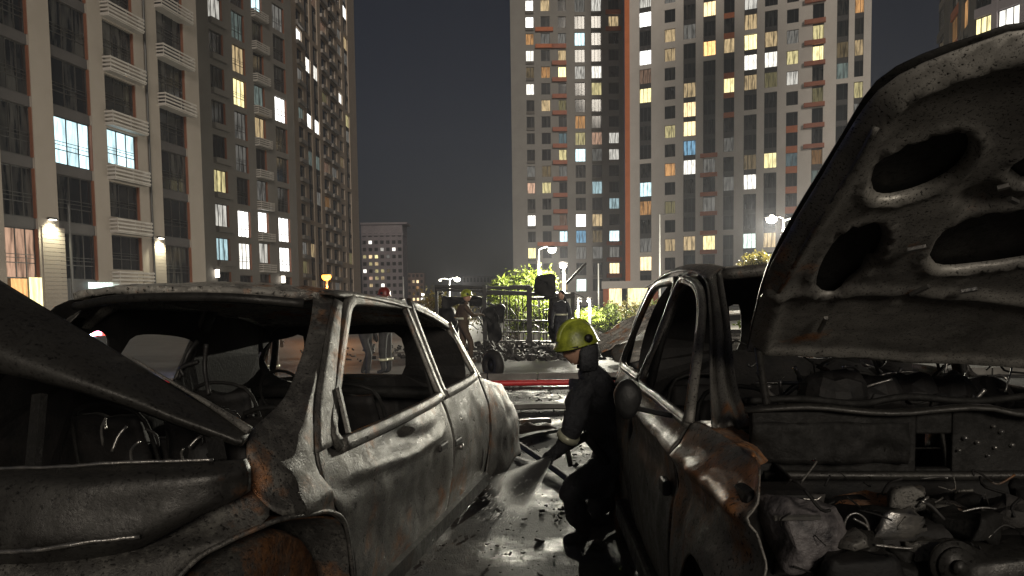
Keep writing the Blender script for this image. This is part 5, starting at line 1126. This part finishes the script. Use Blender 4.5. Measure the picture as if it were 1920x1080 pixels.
# ------------------------------------------------------------------ hose, kerbs, planks, tyre
y_ = gnd(985, 725).y
hs_ = MB().tube(cr([Vector((-9, y_+1.3, .07)), Vector((-4, y_+.25, .07)), Vector((-1, y_, .07)), Vector((.4, y_+.02, .07)), Vector((1.2, y_+.05, .07)), Vector((3, y_+.5, .07)), Vector((7, y_+1.0, .07))], 70), .055, 10).build('fire_hose', MATS['hose_red'], None, True)
tag(hs_, 'thick red fire hose lying across the asphalt behind the wrecks', 'hose')
for k in range(40):
    o = MB().box(-.49, .49, -.075, .075, 0, .15).build('kerb_stone', MATS['kerb_stone'], None, False, 0, .015) if k == 0 else K0.copy()
    if k == 0:
        K0 = o; K0['label'] = 'grey kerb stone in the row between asphalt and pavement'; K0['category'] = 'kerb'; K0['group'] = 'kerb stones along the pavement edge'
    else: col.objects.link(o)
    o.location = (-20+k*1.0, 14.66+.02*math.sin(k), 0)
def plank(p0, p1, w_, th, mat, label, name='plank', cat='plank'):
    d = Vector(p1)-Vector(p0); rows = []
    m = MB().ribbon(cr([Vector(p0), Vector(p0).lerp(Vector(p1), .5)+Vector((0, 0, .02)), Vector(p1)], 12), (0, 0, 1), w_, th)
    return tag(m.build(name, MATS[mat]), label, cat)
a, b = gnd(930, 772), gnd(1075, 768); plank(a+Vector((0, 0, .05)), b+Vector((0, 0, .05)), .22, .08, 'kerb_stone', 'flat charred beam across the ground behind the crouching firefighter', 'fallen_beam', 'beam')
a, b = gnd(935, 804), gnd(1030, 796); plank(a+Vector((0, 0, .04)), b+Vector((0, 0, .06)), .12, .05, 'burnt_mid', 'thin burnt strip of metal lying nearer than the charred beam', 'metal_strip', 'metal strip')
a, b = gnd(940, 838), gnd(1040, 815); plank(a+Vector((0, 0, .03)), b+Vector((0, 0, .05)), .14, .04, 'char', 'bent black trim piece on the wet ground by the nozzle', 'trim_piece', 'trim')
p = gnd(1005, 812); rows = [[p+Vector((math.sin(a)*math.cos(b)*.22, math.sin(a)*math.sin(b)*.14, .05+math.cos(a)*.06)) for b in [2*math.pi*i/18 for i in range(18)]] for a in [.01+math.pi*j/10 for j in range(11)]]
tag(MB().grid(dent(dent(rows, .07, 8, (0, 0, 1), 1, False), .08, 6, (1, 0, 0), 2, False), True).build('crumpled_rag', MATS['coat_tan'], None, True), 'crumpled tan rag on the ground behind the nozzle', 'rag')
p = gnd(925, 712); tr = empty('loose_wheel', p+Vector((0, 0, .30)), R(35), 'burnt car wheel standing near the kerb left of the firefighter', 'wheel')
rows = [[Vector(((.22+.10*math.cos(b))*0+.11*math.sin(b), math.cos(a)*(.22+.10*math.cos(b)), math.sin(a)*(.22+.10*math.cos(b)))) for b in [2*math.pi*i/12 for i in range(12)]] for a in [2*math.pi*j/28 for j in range(29)]]
MB().grid(dent(rows, .02, 7, (0, 0, 1), 2, False), True).build('casing', MATS['rubber'], tr, True)
MB().tube([(-.05, 0, 0), (.05, 0, 0)], .14, 20).build('rim', MATS['burnt_dark'], tr, True)

# ------------------------------------------------------------------ further wrecks
w2 = copy_tree(suv, None, ('tailgate',)); w2.location = (6.6, 17.3, 0); w2.scale = (1, 1, .74); w2.rotation_euler = (0, 0, R(94)); w2['label'] = 'far burnt car lying side-on beyond the crouching firefighter'
sh = MB().grid(dent([[at(x0+(x1-x0)*t, y0+(y1-y0)*t, 15.6+.5*t)+Vector((0, s_*.9, s_*.30+.028*math.sin(s_*34))) for t in [i/40 for i in range(41)]] for s_ in [j/40 for j in range(41)] for x0, y0, x1, y1 in ((1128, 662, 1245, 598),)], .06, 3, (0, 0, 1), 2, False)).build('fallen_sheet', MATS['burnt_roof'], None, True, .02)
tag(sh, 'ribbed metal sheet leaning on the far wreck behind the firefighter', 'metal sheet')
w3 = copy_tree(van, None, ()); w3.location = (6.2, 6.4, 0); w3.rotation_euler = (0, 0, R(172)); w3['label'] = 'third burnt car seen through the missing windscreen of the rusty SUV'
pb = MB().grid(dent([[at(1772+100*t, 668-34*t*t-6*s_, 6.3+.5*s_)+Vector((0, 0, -.02*s_)) for t in [i/20 for i in range(21)]] for s_ in [j/8*2 for j in range(9)]], .04, 3, (0, 0, 1), 5, False)).build('buckled_sheet', MATS['metal_sheet'], None, True, .01)
tag(pb, 'pale buckled body panel visible through the rusty SUV interior', 'metal panel')

# ------------------------------------------------------------------ plants
def crown(n, rx, ry, rz, size, seed, clump=14):
    rg = random.Random(seed); m = MB(); cs = []
    for _ in range(clump):
        while True:
            p = Vector((rg.uniform(-1, 1), rg.uniform(-1, 1), rg.uniform(-1, 1)))
            if p.length < 1: break
        cs.append((Vector((p.x*rx*.8, p.y*ry*.8, p.z*rz*.8)), rg.uniform(.25, .5)))
    for i in range(n):
        c, s_ = cs[rg.randrange(clump)]; q = Vector((rg.gauss(0, 1), rg.gauss(0, 1), rg.gauss(0, 1)))*.5
        p = c+Vector((q.x*rx*s_, q.y*ry*s_, q.z*rz*s_)); M_ = Matrix.Rotation(rg.uniform(0, 6.28), 3, Vector((rg.uniform(-1, 1), rg.uniform(-1, 1), rg.uniform(-1, 1)+.01)))
        l = size*rg.uniform(.6, 1.3); m.add([p+M_ @ Vector(v) for v in ((0, -l, 0), (l*.38, 0, l*.12), (0, l, 0), (-l*.38, 0, l*.12))], [(0, 1, 2, 3)])
    return m
def plant(name, loc, n, rx, ry, rz, size, mat, label, cat, seed, trunk=1.0, group=None):
    g = empty(name, loc, 0, label, cat, group); rg = random.Random(seed)
    tb = MB(); top = trunk+rz
    tb.tube(cr([Vector((0, 0, -.1)), Vector((rg.uniform(-.05, .05), 0, trunk*.5)), Vector((rg.uniform(-.1, .1), rg.uniform(-.1, .1), top))], 10), [.07*max(.5, rx)*(1-.08*i) for i in range(10)], 8)
    for k in range(9):
        z = trunk*.6+rg.uniform(0, rz*1.2); a = rg.uniform(0, 6.28); tb.tube(cr([Vector((0, 0, z)), Vector((math.cos(a)*rx*.4, math.sin(a)*ry*.4, z+.2*rz)), Vector((math.cos(a)*rx*.8, math.sin(a)*ry*.8, z+.5*rz))], 6), [.03*rx, .025*rx, .02*rx, .016*rx, .01*rx, .006*rx], 6)
    tb.build('trunk', MATS['bark'], g, True)
    o = crown(n, rx, ry, rz, size, seed).build('crown', MATS[mat], g); o.location = (0, 0, trunk+rz)
    return g
def onG(x, Y): p = at(x, 560, Y); return (p.x, p.y, .03)
plant('lit_tree', onG(968, 27), 7500, 1.2, .9, 1.05, .10, 'leaf_lime', 'round lime-green tree lit by the park lamp behind the burnt frame', 'tree', 3, .75)
plant('shrub', onG(970, 25.5), 4200, 1.3, .5, .85, .08, 'leaf_lime', 'leafy green shrub low behind the bars of the burnt frame', 'shrub', 5, .12)
plant('shrub', onG(1030, 27.5), 1500, .5, .5, 1.1, .08, 'leaf_lime', 'narrow lit shrub behind the warped sheet on the frame', 'shrub', 15, .3)
plant('shrub', onG(1095, 29), 2600, 1.0, .7, .55, .09, 'leaf_lime', 'low rounded lime hedge bush right of the burnt frame', 'shrub', 6, .1)
plant('shrub', onG(1140, 30), 3600, 1.0, .8, .62, .09, 'leaf_green', 'yellow-green bush between the lime hedge and the twiggy shrub', 'shrub', 7, .1)
plant('shrub', onG(1225, 31), 3600, 1.0, .8, .65, .09, 'leaf_green', 'yellow-green bush under the tall unlit pole', 'shrub', 8, .15)
plant('shrub', onG(1195, 26), 420, .75, .6, .75, .07, 'leaf_olive', 'sparse dark twiggy shrub in front of the lit shop windows', 'shrub', 9, .45)
plant('young_tree', onG(1420, 31), 3400, 1.25, .8, .8, .10, 'leaf_olive', 'olive-green young tree showing above the rusty SUV roof', 'tree', 10, 2.0)
plant('young_tree', onG(1432, 18), 1200, .6, .6, .7, .08, 'leaf_green', 'green bush glimpsed through the rusty SUV pillar gap', 'tree', 12, .5)
plant('bare_shrub', onG(845, 30), 2600, 1.5, 1, 1.0, .09, 'leaf_olive', 'dark bush behind the left end of the burnt frame', 'shrub', 13, .3)
plant('bare_shrub', onG(362, 50), 60, .7, .6, 1.0, .05, 'leaf_olive', 'bare twiggy shrub in front of the beige block wing', 'shrub', 14, .8)

# ------------------------------------------------------------------ street lamps
def lamp(px, py, Y, polex, label, energy, colr=(1, .95, .78), mat='lamp_white', rad=.13, arm=True, soft=.25):
    L = at(px, py, Y); base_ = at(polex, 560, Y); g = empty('street_lamp', (base_.x, base_.y, .03), 0, label, 'street lamp')
    h = L-Vector((base_.x, base_.y, .03))
    MB().tube([(0, 0, -.03), (0, 0, h.z*.5), (0, 0, h.z+.02)], [.055, .045, .035], 10).build('pole', MATS['pole_grey'], g, True)
    if arm: MB().tube(cr([Vector((0, 0, h.z)), Vector((h.x*.5, h.y*.5, h.z+.10)), Vector((h.x, h.y, h.z+.08))], 8), .025, 8).build('arm', MATS['pole_grey'], g, True)
    hd = MB().tube([(h.x-.0, h.y, h.z+.05), (h.x, h.y, h.z+.10), (h.x, h.y, h.z+.13)], [rad*1.25, rad*1.1, rad*.5], 14).build('lamp_head', MATS['frame_dark'], g, True)
    rows = [[Vector((h.x+math.sin(a)*math.cos(b)*rad, h.y+math.sin(a)*math.sin(b)*rad, h.z-.02+math.cos(a)*rad*.75)) for b in [2*math.pi*i/16 for i in range(16)]] for a in [.05+3.04*j/8 for j in range(9)]]
    MB().grid(rows, True).build('lens', MATS[mat], hd, True)
    if energy:
        ld = bpy.data.lights.new('street_lamp_light', 'POINT'); ld.energy = energy; ld.color = colr; ld.shadow_soft_size = soft
        lo = bpy.data.objects.new('street_lamp_light', ld); col.objects.link(lo); lo.location = L-Vector((0, .0, rad+.15))
lamp(1056, 497, 26.3, 1058, 'park lamp on a short arm right of the lime tree', 1700)
lamp(1035, 468, 25.2, 1010, 'taller park lamp with a bright white pole beside the lime tree', 2000)
lamp(1447, 410, 33, 1468, 'bright street lamp above the roof of the rusty SUV', 8000, rad=.24)
lamp(1495, 414, 34, 1468.5, 'small second head beside the bright street lamp over the rusty SUV', 0, mat='lamp_soft', rad=.07)
lamp(857, 523, 52, 843, 'bright lamp on a long arm above the burnt frame', 2200, rad=.22)
lamp(825, 525, 53, 843.5, 'weak lamp on the other end of the long arm', 0, rad=.09, mat='lamp_soft')
lamp(793, 552, 70, 795, 'small white street lamp far off by the brownish house', 0, rad=.14)
lamp(798, 579, 42, 799, 'low white lamp just above the SUV bonnet', 0, rad=.1, mat='lamp_soft')
lamp(612, 518, 30, 614, 'orange lamp shining right above the SUV roof', 190, (1, .32, .04), 'lamp_orange', .19)
lamp(1086, 563, 27.8, 1084, 'small white bollard lamp before the dark wing', 320, rad=.07, mat='lamp_soft'); lamp(1104, 563, 28.3, 1106, 'small white bollard lamp nearest the canopy', 320, rad=.07, mat='lamp_soft')
tp = empty('tall_pole', onG(1237, 42), 0, 'tall slim unlit grey pole in front of the pale tower', 'pole')
zt = at(1239, 403, 42).z
MB().tube([(0, 0, -.05), (0, 0, zt*.5), (0, 0, zt)], [.07, .055, .04], 10).build('pole', MATS['pole_grey'], tp, True); MB().ribbon([(0, 0, zt), (.35, 0, zt+.02)], (0, 0, 1), .1, .05).build('lamp_head', MATS['frame_dark'], tp)
tp = empty('thin_pole', onG(1122, 40), 0, 'thin grey pole in front of the dark tower wing', 'pole'); MB().tube([(0, 0, -.05), (0, 0, at(1122, 495, 40).z)], .04, 8).build('pole', MATS['pole_grey'], tp, True)
tp = empty('thin_pole', onG(757, 80), 0, 'thin pole rising in front of the distant purplish tower', 'pole'); MB().tube([(0, 0, -.05), (0, 0, at(757, 520, 80).z)], .07, 8).build('pole', MATS['pole_grey'], tp, True)
# emergency vehicle beacon glimpsed through the SUV
bx = at(178, 624, 16); ev = empty('beacon_bar', bx, 0, 'white and red emergency beacon glimpsed through the SUV rear opening', 'beacon')
MB().box(-.3, -.02, -.08, .08, -.07, .07).build('lens', MATS['lamp_soft'], ev); MB().box(0, .2, -.085, .085, -.06, .06).build('lens', MATS['lamp_red'], ev)
bl_ = bpy.data.lights.new('beacon_light', 'POINT'); bl_.energy = 90; bl_.color = (.35, .45, 1); bl_.shadow_soft_size = .1; bo_ = bpy.data.objects.new('beacon_light', bl_); col.objects.link(bo_); bo_.location = bx+Vector((0, -.3, .1))
MB().tube([(0, 0, -bx.z), (0, 0, -.07)], .03, 8).build('mast', MATS['iron_black'], ev)

# ------------------------------------------------------------------ night haze round the whole place
hz = MB().box(-320, 330, -60, 420, -1.0, 92).build('haze', None); hm = bpy.data.materials.new('night_haze'); hm.use_nodes = True; ht = hm.node_tree; ht.nodes.clear()
ho = ht.nodes.new('ShaderNodeOutputMaterial'); hv = ht.nodes.new('ShaderNodeVolumePrincipled'); hv.inputs['Color'].default_value = (.86, .88, .98, 1); hv.inputs['Density'].default_value = .00058; hv.inputs['Anisotropy'].default_value = .3
ht.links.new(hv.outputs[0], ho.inputs['Volume']); hz.data.materials.append(hm); tag(hz, 'thin smoky night air over the car park', 'haze', kind='stuff')
